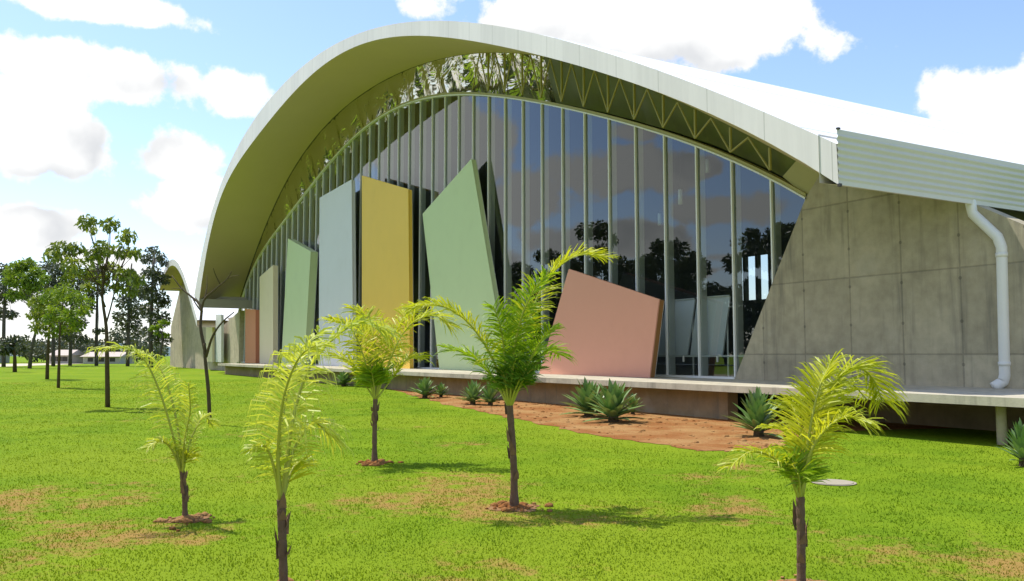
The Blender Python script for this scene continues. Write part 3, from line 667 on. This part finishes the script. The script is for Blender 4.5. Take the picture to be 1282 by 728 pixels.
palm('D', 'dense green young palm with a forked crown in front of the pink panel', D_['D'], [(644, 637), (643, 580), (638, 508)], .052,
     [([(638, 510), (650, 450), (662, 402), (680, 358), (705, 330), (730, 319), (757, 323)], .2, dict(n=64, mat=M['palm_gold'], d=.35)),
      ([(637, 510), (622, 462), (602, 424), (577, 396), (547, 382), (514, 386)], -.3, dict(n=60, mat=M['palm_gold'], d=.45)),
      ([(637, 510), (642, 460), (648, 420), (658, 382)], .3, dict(n=40)),
      ([(637, 510), (616, 472), (592, 447), (560, 436)], .3, dict(n=40)),
      ([(637, 510), (655, 470), (674, 432), (690, 412)], -.3, dict(n=40)),
      ([(637, 510), (632, 450), (627, 412), (618, 384)], -.2, dict(n=44)),
      ([(637, 510), (660, 465), (684, 440), (700, 445)], .4, dict(n=34)),
      ([(637, 510), (645, 430), (662, 375), (684, 345)], -.3, dict(n=50))],
     (16, .35, .7, .85, 1.5), M['palm_green'], M['palm_deep'], .38, .0076)
palm('E', 'yellow green young palm leaning right near the round manhole cover', D_['E'], [(1003, 738), (1003, 690), (1002, 622)], .042,
     [([(1002, 624), (1012, 580), (1022, 540), (1035, 497), (1055, 468), (1078, 462), (1095, 478), (1104, 502)], .3, dict(n=72, d=.5)),
      ([(1002, 624), (1009, 570), (1017, 522), (1026, 485), (1040, 455)], .1, dict(n=54, d=.4)),
      ([(1002, 624), (986, 590), (966, 572), (940, 566), (914, 584)], -.2, dict(n=36, l=.22)),
      ([(1002, 624), (1014, 570), (1032, 540), (1058, 522), (1082, 530)], -.2, dict(n=36)),
      ([(1002, 624), (1004, 570), (1000, 530), (990, 505)], .3, dict(n=30)),
      ([(1002, 624), (1018, 560), (1034, 505), (1062, 480), (1085, 500)], .55, dict(n=40, d=.5)),
      ([(1002, 624), (1008, 590), (1002, 560), (985, 540), (960, 535)], .2, dict(n=30, l=.22))],
     (4, .2, .42, 1.0, 1.5), M['palm_gold'], M['palm_green'], .34, .0058)

# ------------------------------------------------------------------ agaves along the slab
def rosette(loc, rad, hgt, n, label, name='agave_plant', cat='plant', mat=None, group='spiky rosette plants along the terrace slab'):
    o = empty(name, (loc[0], loc[1], 0)); tag(o, label, cat, group); V = []; F = []
    for i in range(n):
        q = i / n; a = i * 2.39996 + random.uniform(-.2, .2); el = R(8 + 74 * q + random.uniform(-7, 7)); L = rad * (1.08 - .35 * q) * random.uniform(.85, 1.12)
        d = Vector((math.cos(a) * math.cos(el), math.sin(a) * math.cos(el), math.sin(el) * hgt / rad)); s_ = Vector((-math.sin(a), math.cos(a), 0)); u = s_.cross(d).normalized()
        if u.z < 0: u = -u
        c0 = Vector((loc[0], loc[1], .06 + .22 * hgt * q)); W = rad * .115; b = len(V); prof_ = [(0, .55), (.3, 1.0), (.6, .85), (.85, .42)]
        for (t_, w_) in prof_:
            c = c0 + d * L * t_ - Vector((0, 0, .10 * L * t_ * t_)); V += [c - s_ * W * w_ + u * W * .35 * w_, c - u * .0, c + s_ * W * w_ + u * W * .35 * w_]
        V.append(c0 + d * L - Vector((0, 0, .10 * L)))
        for k in range(3):
            for j in range(2): F.append((b + 3 * k + j, b + 3 * k + j + 1, b + 3 * k + j + 4, b + 3 * k + j + 3))
        F += [(b + 9, b + 10, b + 12), (b + 10, b + 11, b + 12)]
    m = MB(); m.add(V, F); m.build('leaves', mat or M['agave'], o)
    m = MB(); m.tube([(loc[0], loc[1], -.03), (loc[0], loc[1], .1 + .3 * hgt)], [rad * .16, rad * .09], 8); m.build('stem', M['trunk_dark'], o)
for (u, v, r, h_, n, lab) in ((737, 522, .62, .80, 46, 'spiky green rosette plant at the left of the pair below the pink panel'),
                              (768, 529, .66, .80, 46, 'spiky green rosette plant at the right of the pair below the pink panel'),
                              (792, 519, .32, .45, 24, 'small dark rosette plant tucked behind the pair below the pink panel'),
                              (950, 547, .60, .74, 44, 'broad dark green rosette plant left of the yellow green palm below the concrete wall'),
                              (532, 499, .62, .62, 36, 'spiky rosette plant between golden palm and dense green palm, larger of two'),
                              (552, 498, .42, .42, 24, 'small low rosette plant right beside the one below the yellow panel'),
                              (592, 507, .55, .62, 34, 'rosette plant on a dry stem left of the dense green palm'),
                              (614, 508, .5, .6, 32, 'rosette plant right behind the dense green palm trunk'),
                              (1281, 584, .34, .5, 32, 'spiky plant at the right picture edge beside the slab post'),
                              (430, 484, .7, .6, 34, 'leafy rosette behind the pale yellow palm'),
                              (488, 487, .6, .62, 34, 'rosette plant behind the golden palm')):
    rosette(onZ(u, v), r * (1.4 if 730 < u < 780 else 1.2), h_ * 1.35, n + 12, lab)

# ------------------------------------------------------------------ leaf clouds for trees and shrubs
def leaf_cloud(name, clumps, per, size, mat, parent, droop=.35, flat=.8, aspect=.42):
    """clumps: (centre, radius); folded diamond leaves spread through each clump"""
    V = []; n_tot = 0
    for c, rr in clumps:
        n = max(6, int(per * (rr ** 2))); d = rng.normal(0, 1, (n, 3)); d /= np.linalg.norm(d, axis=1)[:, None]
        p = np.array(c) + d * (rr * rng.random(n) ** .45)[:, None] * (1, 1, flat)
        ax = d * .7 + rng.normal(0, .6, (n, 3)); ax[:, 2] -= droop; ax /= np.linalg.norm(ax, axis=1)[:, None]
        sd = np.cross(ax, rng.normal(0, 1, (n, 3))); sd /= np.linalg.norm(sd, axis=1)[:, None]; L = size * rng.uniform(.6, 1.3, n)[:, None]
        V.append(np.stack([p - ax * L * .5, p - sd * L * aspect * .5, p + ax * L * .5, p + sd * L * aspect * .5], 1)); n_tot += n
    V = np.concatenate(V).reshape(-1, 3)
    return np_mesh(name, V, np.arange(4 * n_tot), 4, mat, parent)
def tree(name, label, base, depth, trunk, limbs, clumps, per, size, mat, tmat, rad, group=None, cat='tree', droop=.35, dj=1.2, flat=.8):
    """trunk / limbs / clumps measured in the picture, spread in depth around the stem"""
    o = empty(name, (base[0], base[1], 0)); tag(o, label, cat, group); k = depth / FPX
    m = MB(); P = [onD(u, v, depth) for u, v in trunk]; P[0] = Vector((base[0], base[1], -.1)); C = catmull(P, 14); m.tube(C, [rad * (1.25 - .85 * i / 14) for i in range(15)], 9)
    for lb, off in limbs:
        P = [onD(u, v, depth + off * j / max(1, len(lb) - 1)) for j, (u, v) in enumerate(lb)]; C = catmull(P, 8); m.tube(C, [rad * (.5 - .38 * i / 8) for i in range(9)], 6)
    cl = []
    for (u, v, r) in clumps:
        cl.append((onD(u, v, depth + random.uniform(-dj, dj)), r * k))
    for c, r in cl:
        if len(cl) < 60 and r > 0:
            b = Vector(onD(*trunk[-1], depth)).lerp(Vector(onD(*trunk[-2], depth)), random.uniform(0, .8)); mid = b.lerp(c, .55) + Vector((0, 0, -.06 * (c - b).length)); m.tube([b, mid, c], [rad * .3, rad * .2, rad * .08], 5)
    m.build('trunk', tmat, o, True)
    if cl: leaf_cloud('crown', cl, per, size, mat, o, droop, flat)
    return o
# young umbrella tree in the middle left
tree('young_tree', 'slender young tree with open layered crown, tallest on the left lawn', onZ(135, 510), 1080 * EYE / 65.5, [(135, 510), (134, 450), (133, 410), (128, 370), (132, 330)],
     [([(133, 405), (140, 380), (147, 345), (150, 320)], .5), ([(132, 385), (118, 350), (100, 325), (80, 315)], -.5), ([(130, 345), (120, 315), (112, 285)], .3), ([(132, 340), (137, 310), (138, 288)], 0), ([(147, 345), (158, 320), (163, 300)], .5)],
     [(108, 279, 13), (138, 282, 14), (118, 290, 6), (160, 297, 13), (168, 318, 11), (150, 315, 14), (128, 312, 14), (118, 322, 13), (75, 315, 17), (95, 312, 12), (62, 322, 9), (92, 334, 15), (108, 342, 13), (140, 340, 15), (158, 345, 14), (172, 352, 11), (128, 352, 11), (148, 362, 11), (165, 366, 9), (84, 350, 11), (110, 360, 9)],
     1150, .19, M['tree_leaf'], M['trunk_dark'], .062, 'young lawn trees', droop=.9, dj=1.0)
tree('young_tree', 'small young tree with dark leaning trunk right behind the tall slender tree', onZ(73, 486), 1080 * EYE / 41.5, [(73, 486), (74, 450), (75, 415), (78, 390)],
     [], [(62, 372, 14), (80, 366, 15), (96, 374, 14), (104, 390, 11), (70, 392, 14), (88, 396, 14), (98, 408, 9), (74, 412, 9), (60, 400, 8), (112, 378, 8)], 650, .24, M['tree_light'], M['trunk_dark'], .065, 'young lawn trees', dj=1.4)
tree('young_tree', 'bushy young tree with short thick trunk on the left lawn', onZ(59, 475), 1080 * EYE / 30.5, [(59, 475), (60, 440), (62, 410), (66, 385)],
     [], [(50, 380, 15), (64, 372, 14), (58, 395, 16), (72, 400, 13), (48, 410, 11), (66, 416, 11), (84, 412, 10), (42, 395, 9)], 420, .32, M['tree_leaf'], M['trunk_dark'], .10, 'young lawn trees', dj=1.8)
tree('young_tree', 'bright leafy tree with slanting trunk near the left picture edge', onZ(37, 461.5), 1080 * EYE / 17, [(37, 461.5), (40, 435), (46, 405), (40, 370)],
     [], [(20, 338, 13), (34, 332, 12), (46, 342, 10), (14, 352, 10), (28, 352, 14), (42, 358, 12), (30, 368, 11), (16, 370, 9), (46, 376, 9), (10, 342, 7), (56, 350, 7)], 260, .52, M['tree_light'], M['trunk_bg'], .19, 'young lawn trees', dj=3)
tree('young_tree', 'small round dark tree by the pale path at the left edge', onZ(18.5, 466), 1080 * EYE / 21.5, [(18.5, 466), (18.5, 450), (18, 436), (18, 430)],
     [], [(10, 432, 10), (20, 428, 11), (28, 436, 8), (14, 440, 8), (5, 440, 7)], 230, .5, M['tree_dark'], M['trunk_dark'], .16, 'young lawn trees', dj=1.5)
# bare sapling
dB = 1080 * EYE / 86; b = onZ(263, 531); o = empty('bare_sapling', b); tag(o, 'leafless dark forked sapling in front of the left roof end', 'tree')
m = MB()
for px, r0, r1, off in (([(263, 532), (261, 490), (257, 450), (256, 430)], .05, .036, 0), ([(257, 440), (251, 410), (252, 385), (240, 372), (228, 362), (215, 345)], .045, .012, .6), ([(252, 392), (256, 375), (270, 362), (284, 350), (290, 340)], .03, .008, -.4),
                        ([(258, 447), (266, 422), (278, 404), (293, 391)], .035, .012, -.6), ([(256, 375), (259, 360), (259, 345)], .016, .006, .3), ([(276, 357), (270, 345), (267, 336)], .016, .006, -.3), ([(240, 372), (246, 382), (252, 390)], .012, .02, .2), ([(284, 350), (292, 346), (299, 345)], .01, .004, -.5), ([(228, 362), (222, 361), (214, 362)], .012, .004, .5)):
    P = [onD(u, v, dB + off * j / (len(px) - 1)) for j, (u, v) in enumerate(px)]
    if r0 > .046: P[0] = Vector((b[0], b[1], -.05))
    C = catmull(P, 14); m.tube(C, [r0 + (r1 - r0) * i / 14 for i in range(15)], 7)
m.build('trunk', M['trunk_dark'], o, True)
# dark tall trees behind
bg = [(5, 118, [(5, 448), (5, 400), (8, 350), (8, 330)], [(0, 340, 14), (-8, 360, 18), (6, 372, 14), (-4, 392, 14), (14, 395, 9)], 'dark tree cut by the left picture edge'),
      (67, 125, [(67, 449), (67, 410), (68, 370), (70, 340)], [(60, 335, 12), (76, 340, 14), (66, 355, 14), (82, 360, 12), (54, 362, 10), (70, 380, 12), (50, 390, 11), (80, 395, 12)], 'tall dark straight trunked tree far behind the bright leafy tree'),
      (88, 130, [(88, 449), (89, 410), (90, 370), (92, 350)], [(92, 345, 12), (104, 355, 14), (90, 372, 13), (106, 385, 13), (96, 405, 13), (84, 420, 10), (102, 425, 9)], 'dark ragged tree far behind the tall slender tree'),
      (121, 130, [(121, 449), (121, 410), (122, 360), (122, 330)], [(120, 340, 12), (114, 370, 10), (128, 362, 10), (124, 415, 7), (116, 350, 9)], 'thin straight trunked tree far behind the tall slender tree'),
      (160, 125, [(160, 448), (161, 400), (163, 350), (165, 330)], [(160, 350, 12), (172, 362, 14), (158, 378, 14), (174, 390, 14), (160, 405, 15), (172, 415, 12), (150, 395, 9), (180, 372, 8)], 'dark spreading tree left of the concrete wall of the small vault'),
      (189, 112, [(189, 449), (189, 400), (191, 350), (194, 315)], [(192, 314, 9), (186, 325, 10), (200, 322, 8), (206, 330, 7), (190, 342, 12), (202, 350, 11), (184, 362, 11), (197, 372, 14), (188, 388, 13), (200, 400, 14), (190, 418, 12), (202, 425, 12), (205, 380, 9)], 'tallest dark conifer like tree close to the small vault')]
for (u, d, tk, cl, lab) in bg:
    p = onD(u, 450, d); tree('dark_tree', lab, (p.x, p.y), d, tk, [], [(a, b_, c * 1.1) for a, b_, c in cl], 115, .58, M['tree_dark'], M['trunk_bg'], .22, 'dark trees at the far edge of the lawn', dj=3.5, flat=.7)
p = onD(197, 450, 100); tree('small_bush_tree', 'bright green layered shrub beside the small vault wall', (p.x, p.y), 100, [(203, 450), (203, 430), (202, 415)], [], [(196, 410, 7), (206, 404, 7), (200, 418, 6), (190, 412, 5), (208, 420, 5)], 110, .7, M['tree_light'], M['trunk_bg'], .15, dj=1.2, flat=.5)
# low hedge mass, roofs and far hill
cl = []
for i in range(150):
    u = random.uniform(-150, 200); dd = random.uniform(163, 205); top_ = 3.0 + 3.5 * (.5 + .5 * math.sin(u * .09)) ** 2; cl.append((onD(u, 450, dd) + Vector((0, 0, random.uniform(.6, top_))), random.uniform(1.2, 2.3)))
h_ = leaf_cloud('far_hedgerow', cl, 34, .85, M['tree_dark'], None); tag(h_, 'dark low scrub along the far edge of the lawn', 'scrub', kind='stuff')
for (u0, u1, d, hh, lab, wm) in ((62, 86, 160, 2.6, 'low white walled house with flat roof far behind the trees', 'house_white'), (104, 150, 158, 2.2, 'long low house with tiled roof far behind the tall slender tree', 'house_white'), (-60, -10, 170, 3.0, 'low pale house beyond the left edge', 'house_white')):
    a = onD(u0, 450, d); b_ = onD(u1, 450, d); dv = (b_ - a); dv.z = 0; L = dv.length; o = empty('far_house', (a.x, a.y, 0), math.atan2(dv.y, dv.x)); tag(o, lab, 'house', 'low houses beyond the lawn')
    m = MB(); m.box(0, L, 0, 6, 0, hh * .62); w_ = MB.build(m, 'wall', M[wm]); w_.parent = o
    m = MB(); m.add([(-.4, -.5, hh * .6), (L + .4, -.5, hh * .6), (L + .4, 6.5, hh * .6), (-.4, 6.5, hh * .6), (-.2, 3, hh), (L + .2, 3, hh)], [(0, 1, 5, 4), (2, 3, 4, 5), (0, 4, 3), (1, 2, 5), (0, 3, 2, 1)]); r0 = MB.build(m, 'roof', M['house_tile']); r0.parent = o
    for q in (.2, .5, .8):
        m = MB(); m.box(L * q - .5, L * q + .5, -.02, -.005, hh * .18, hh * .5); x_ = MB.build(m, 'window', M['dark_trim']); x_.parent = o
m = MB(); V = []; F = []; nseg = 60
for i in range(nseg + 1):
    a = R(-70) + R(140) * i / nseg; d = HF * math.cos(a) + RT * math.sin(a); hh = 22 + 9 * math.sin(i * .5) + 5 * math.sin(i * 1.3 + 1)
    V += [(*(d * 1500)[:2], -2), (*(d * 1650)[:2], hh), (*(d * 2100)[:2], -2)]
for i in range(nseg): F += [(3 * i, 3 * i + 3, 3 * i + 4, 3 * i + 1), (3 * i + 1, 3 * i + 4, 3 * i + 5, 3 * i + 2)]
m.add(V, F); tag(m.build('hill', M['hill'], None, True), kind='structure')
m = MB(); m.add([(-4000, -4000, -.6), (4000, -4000, -.6), (4000, 4000, -.6), (-4000, 4000, -.6)], [(0, 1, 2, 3)]); tag(m.build('terrain', M['lawn']), kind='structure')
# shrub row under the far left slab
for i, (u, v, r, lab) in enumerate(((238, 455, 6, 'low green shrub farthest left along the terrace'), (258, 460, 8, 'low green shrub below the left roof end'), (280, 463, 8, 'low green shrub below the far white panel'), (300, 466, 8, 'low green shrub below the red panel'), (322, 468, 8, 'low green shrub below the cream panel'), (344, 471, 8, 'low green shrub right of the one below the cream panel'))):
    g = onZ(u, v); d = EYE * FPX / (v - HZ); o = empty('low_shrub', g); tag(o, lab, 'shrub', 'low shrubs along the far terrace'); k = d / FPX
    leaf_cloud('foliage', [(Vector(g) + Vector((random.uniform(-.5, .5), random.uniform(-.3, .3), random.uniform(.2, .7))), r * k * random.uniform(.5, .8)) for _ in range(5)], 140, .30, M['shrub'], o)
    m = MB(); m.tube([(g[0], g[1], -.05), (g[0], g[1], .4)], .05, 6); m.build('stem', M['trunk_dark'], o)
# wood on the other side of the lawn, facing the glass (it mirrors in the panes)
cl = []; m = MB()
for i in range(46):
    x = -185 + i * 4.2 + random.uniform(-2, 2); y = -58 + random.uniform(-8, 8); hgt = random.uniform(11, 21) if i % 5 else 24
    m.tube([(x, y, 0), (x + random.uniform(-.4, .4), y, hgt * .8)], [.28, .12], 6)
    for _ in range(20): cl.append(((x + random.gauss(0, 2.0), y + random.gauss(0, 2.0), hgt * random.uniform(.18, 1.0)), random.uniform(1.2, 2.5)))
w_ = leaf_cloud('woodland', cl, 60, .95, M['tree_dark'], None); tag(w_, 'dark wood across the lawn mirrored in the glass front', 'woodland', kind='stuff')
wt = m.build('woodland_trunks', M['trunk_bg'], w_)

# ------------------------------------------------------------------ light and sky
SUN_AZ = np.array([-0.89, -0.456]); SUN_EL = R(63)
W = bpy.data.worlds.new('World'); S.world = W; W.use_nodes = True; nt = W.node_tree; nt.nodes.clear(); t = NT(nt)
sky = t.n('ShaderNodeTexSky', sky_type='NISHITA'); sky.sun_disc = False; sky.sun_elevation = SUN_EL; sky.sun_rotation = math.atan2(SUN_AZ[0], SUN_AZ[1]) % (2 * math.pi)
sky.air_density = 1.0; sky.dust_density = 0.6; sky.ozone_density = 1.4
dirv = t.n('ShaderNodeTexCoord').outputs['Generated']
blobs = [(125, 8, 125, 24, 1.0), (130, 95, 135, 42, 1.15), (20, 125, 75, 40, 1.0), (300, 118, 60, 34, 1.0), (45, 178, 85, 52, 1.1), (222, 195, 58, 42, 1.1), (238, 255, 62, 48, 1.05), (30, 285, 80, 36, 1.05), (140, 325, 80, 18, .75),
         (40, 385, 110, 30, .85), (205, 345, 60, 26, .72), (780, 10, 210, 75, 1.2), (900, 30, 120, 62, 1.1), (700, -40, 260, 60, 1.0), (545, 8, 60, 20, .75), (1262, 135, 85, 60, 1.15), (1340, 140, 110, 70, 1.1), (1310, 110, 50, 30, 1.0), (440, 400, 500, 50, .7)]
mirror = [(560, 205, 80, 95, 1.05), (650, 245, 75, 45, 1.0), (760, 215, 110, 34, 1.0), (485, 185, 60, 60, 1.0), (870, 208, 55, 18, .9), (740, 305, 160, 28, .95), (905, 262, 70, 26, .95), (600, 330, 120, 30, .9), (420, 300, 60, 60, .9), (800, 165, 40, 14, .8), (520, 400, 300, 30, .9)]
g = bpy.data.node_groups.new('cloud_density', 'ShaderNodeTree')
g.interface.new_socket('Vector', in_out='INPUT', socket_type='NodeSocketVector'); g.interface.new_socket('Density', in_out='OUTPUT', socket_type='NodeSocketFloat'); g.interface.new_socket('Soft', in_out='OUTPUT', socket_type='NodeSocketFloat')
gt_ = NT(g); gi = gt_.n('NodeGroupInput'); go = gt_.n('NodeGroupOutput'); dv = gt_.vm('NORMALIZE', gi.outputs[0]); acc = 0.0
for bi, (u, v, rx, ry, k) in enumerate(blobs + mirror):
    if u < 320 and bi < len(blobs): rx, ry = rx * .9, ry * .88
    c = ray(u, v); c = c / np.linalg.norm(c) * ((1, 1, 1) if bi < len(blobs) else (1, -1, 1)); t1 = np.cross(c, (0, 0, 1)); t1 /= np.linalg.norm(t1); t2 = np.cross(t1, c); sc = FPX * 1.0 * (1 + ((u - CU) ** 2 + (v - CV) ** 2) / FPX ** 2) ** .5
    a = gt_.vm('DOT_PRODUCT', dv, tuple(t1 * sc / rx)); b_ = gt_.vm('DOT_PRODUCT', dv, tuple(t2 * sc / ry)); e = gt_.math('ADD', gt_.math('MULTIPLY', a, a), gt_.math('MULTIPLY', b_, b_))
    e = gt_.math('POWER', e, 1.4)
    e = gt_.math('EXPONENT', gt_.math('MULTIPLY', e, -.75)); e = gt_.math('MULTIPLY', e, gt_.math('GREATER_THAN', gt_.vm('DOT_PRODUCT', dv, tuple(c)), .4)); e = gt_.math('MULTIPLY', e, k)
    acc = gt_.math('MAXIMUM', acc, e) if not isinstance(acc, float) else e
dz_ = gt_.sep(dv)[2]
# clouds over the part of the sky behind the photographer: open cumulus field
den = gt_.math('ADD', gt_.math('MAXIMUM', dz_, 0.0), .22); pl = gt_.vm('SCALE', dv, scale=gt_.math('DIVIDE', 1.0, den))
field = gt_.step(gt_.noise(pl, 1.25, 3, .5), .46, .62)
behind = gt_.step(gt_.sep(dv)[1], .0, -.08)
acc = gt_.math('MAXIMUM', acc, gt_.math('MULTIPLY', gt_.math('MULTIPLY', field, behind), .95))
f1 = gt_.noise(dv, 9.0, 7, .56, .25); f2 = gt_.noise(dv, 32.0, 6, .62)
vor = gt_.n('ShaderNodeTexVoronoi', feature='SMOOTH_F1'); gt_.set(vor.inputs['Vector'], dv); vor.inputs['Scale'].default_value = 22; vor.inputs['Smoothness'].default_value = .5
puff = gt_.math('SUBTRACT', .45, vor.outputs['Distance'])
dd = gt_.math('ADD', acc, gt_.math('MULTIPLY', gt_.math('SUBTRACT', f1, .5), 1.45)); dd = gt_.math('ADD', dd, gt_.math('MULTIPLY', gt_.math('SUBTRACT', f2, .5), 1.05)); dd = gt_.math('ADD', dd, gt_.math('MULTIPLY', puff, .42))
g.links.new(dd, go.inputs[0])
soft = gt_.math('ADD', acc, gt_.math('MULTIPLY', gt_.math('SUBTRACT', gt_.noise(dv, 9.0, 4, .55, .25), .5), 1.6)); soft = gt_.math('ADD', soft, gt_.math('MULTIPLY', puff, .5)); g.links.new(soft, go.inputs[1])
def dens(vec):
    n = t.n('ShaderNodeGroup'); n.node_tree = g; t.set(n.inputs[0], vec); return n.outputs
d0, s0 = dens(dirv); s1 = dens(t.vm('ADD', dirv, (-0.03, -0.03, 0.085)))[1]
mask = t.step(d0, .40, .70)
lit = t.step(t.math('SUBTRACT', s1, t.math('ADD', t.math('MULTIPLY', s0, .6), t.math('MULTIPLY', d0, .4))), -.35, .65, 1.0, 0.0)
thick = t.step(s0, .40, .85)
ccol = t.mix(t.math('MULTIPLY', t.math('SUBTRACT', 1.0, lit), thick), (5.8, 5.8, 5.75), (3.9, 4.0, 4.15))
skyc = t.mul(sky.outputs[0], (1.12, 1.14, 1.26, 1))
haze = t.step(t.sep(dirv)[2], 0.0, .22, .14, 0.0)
skyc = t.mix(haze, skyc, (5.2, 5.6, 6.1))
colr = t.mix(mask, skyc, ccol)
bgn = t.n('ShaderNodeBackground'); t.set(bgn.inputs['Color'], colr); bgn.inputs['Strength'].default_value = .15
wo = t.n('ShaderNodeOutputWorld'); nt.links.new(bgn.outputs[0], wo.inputs['Surface'])
L = bpy.data.lights.new('Sun', 'SUN'); L.energy = 4.3; L.angle = R(.53); L.color = (1.0, .95, .86)
lo = bpy.data.objects.new('Sun', L); COL.objects.link(lo)
sd = Vector((SUN_AZ[0] * math.cos(SUN_EL), SUN_AZ[1] * math.cos(SUN_EL), math.sin(SUN_EL))); lo.rotation_euler = sd.to_track_quat('Z', 'Y').to_euler(); lo.location = sd * 60

# ------------------------------------------------------------------ camera
cam = bpy.data.cameras.new('Camera'); cam.sensor_width = 36; cam.lens = FPX / 1282 * 36; cam.clip_end = 9000; cam.clip_start = .05
co = bpy.data.objects.new('Camera', cam); COL.objects.link(co); co.location = (0, 0, EYE); co.rotation_euler = (math.pi / 2 + PITCH, 0, math.pi / 2 - TH); S.camera = co
S.view_settings.view_transform = 'Standard'; S.view_settings.look = 'None'; S.view_settings.exposure = .38; S.view_settings.gamma = 1.0; S.view_settings.use_curve_mapping = False
S.render.engine = 'CYCLES'; S.cycles.max_bounces = 6; S.cycles.transparent_max_bounces = 8
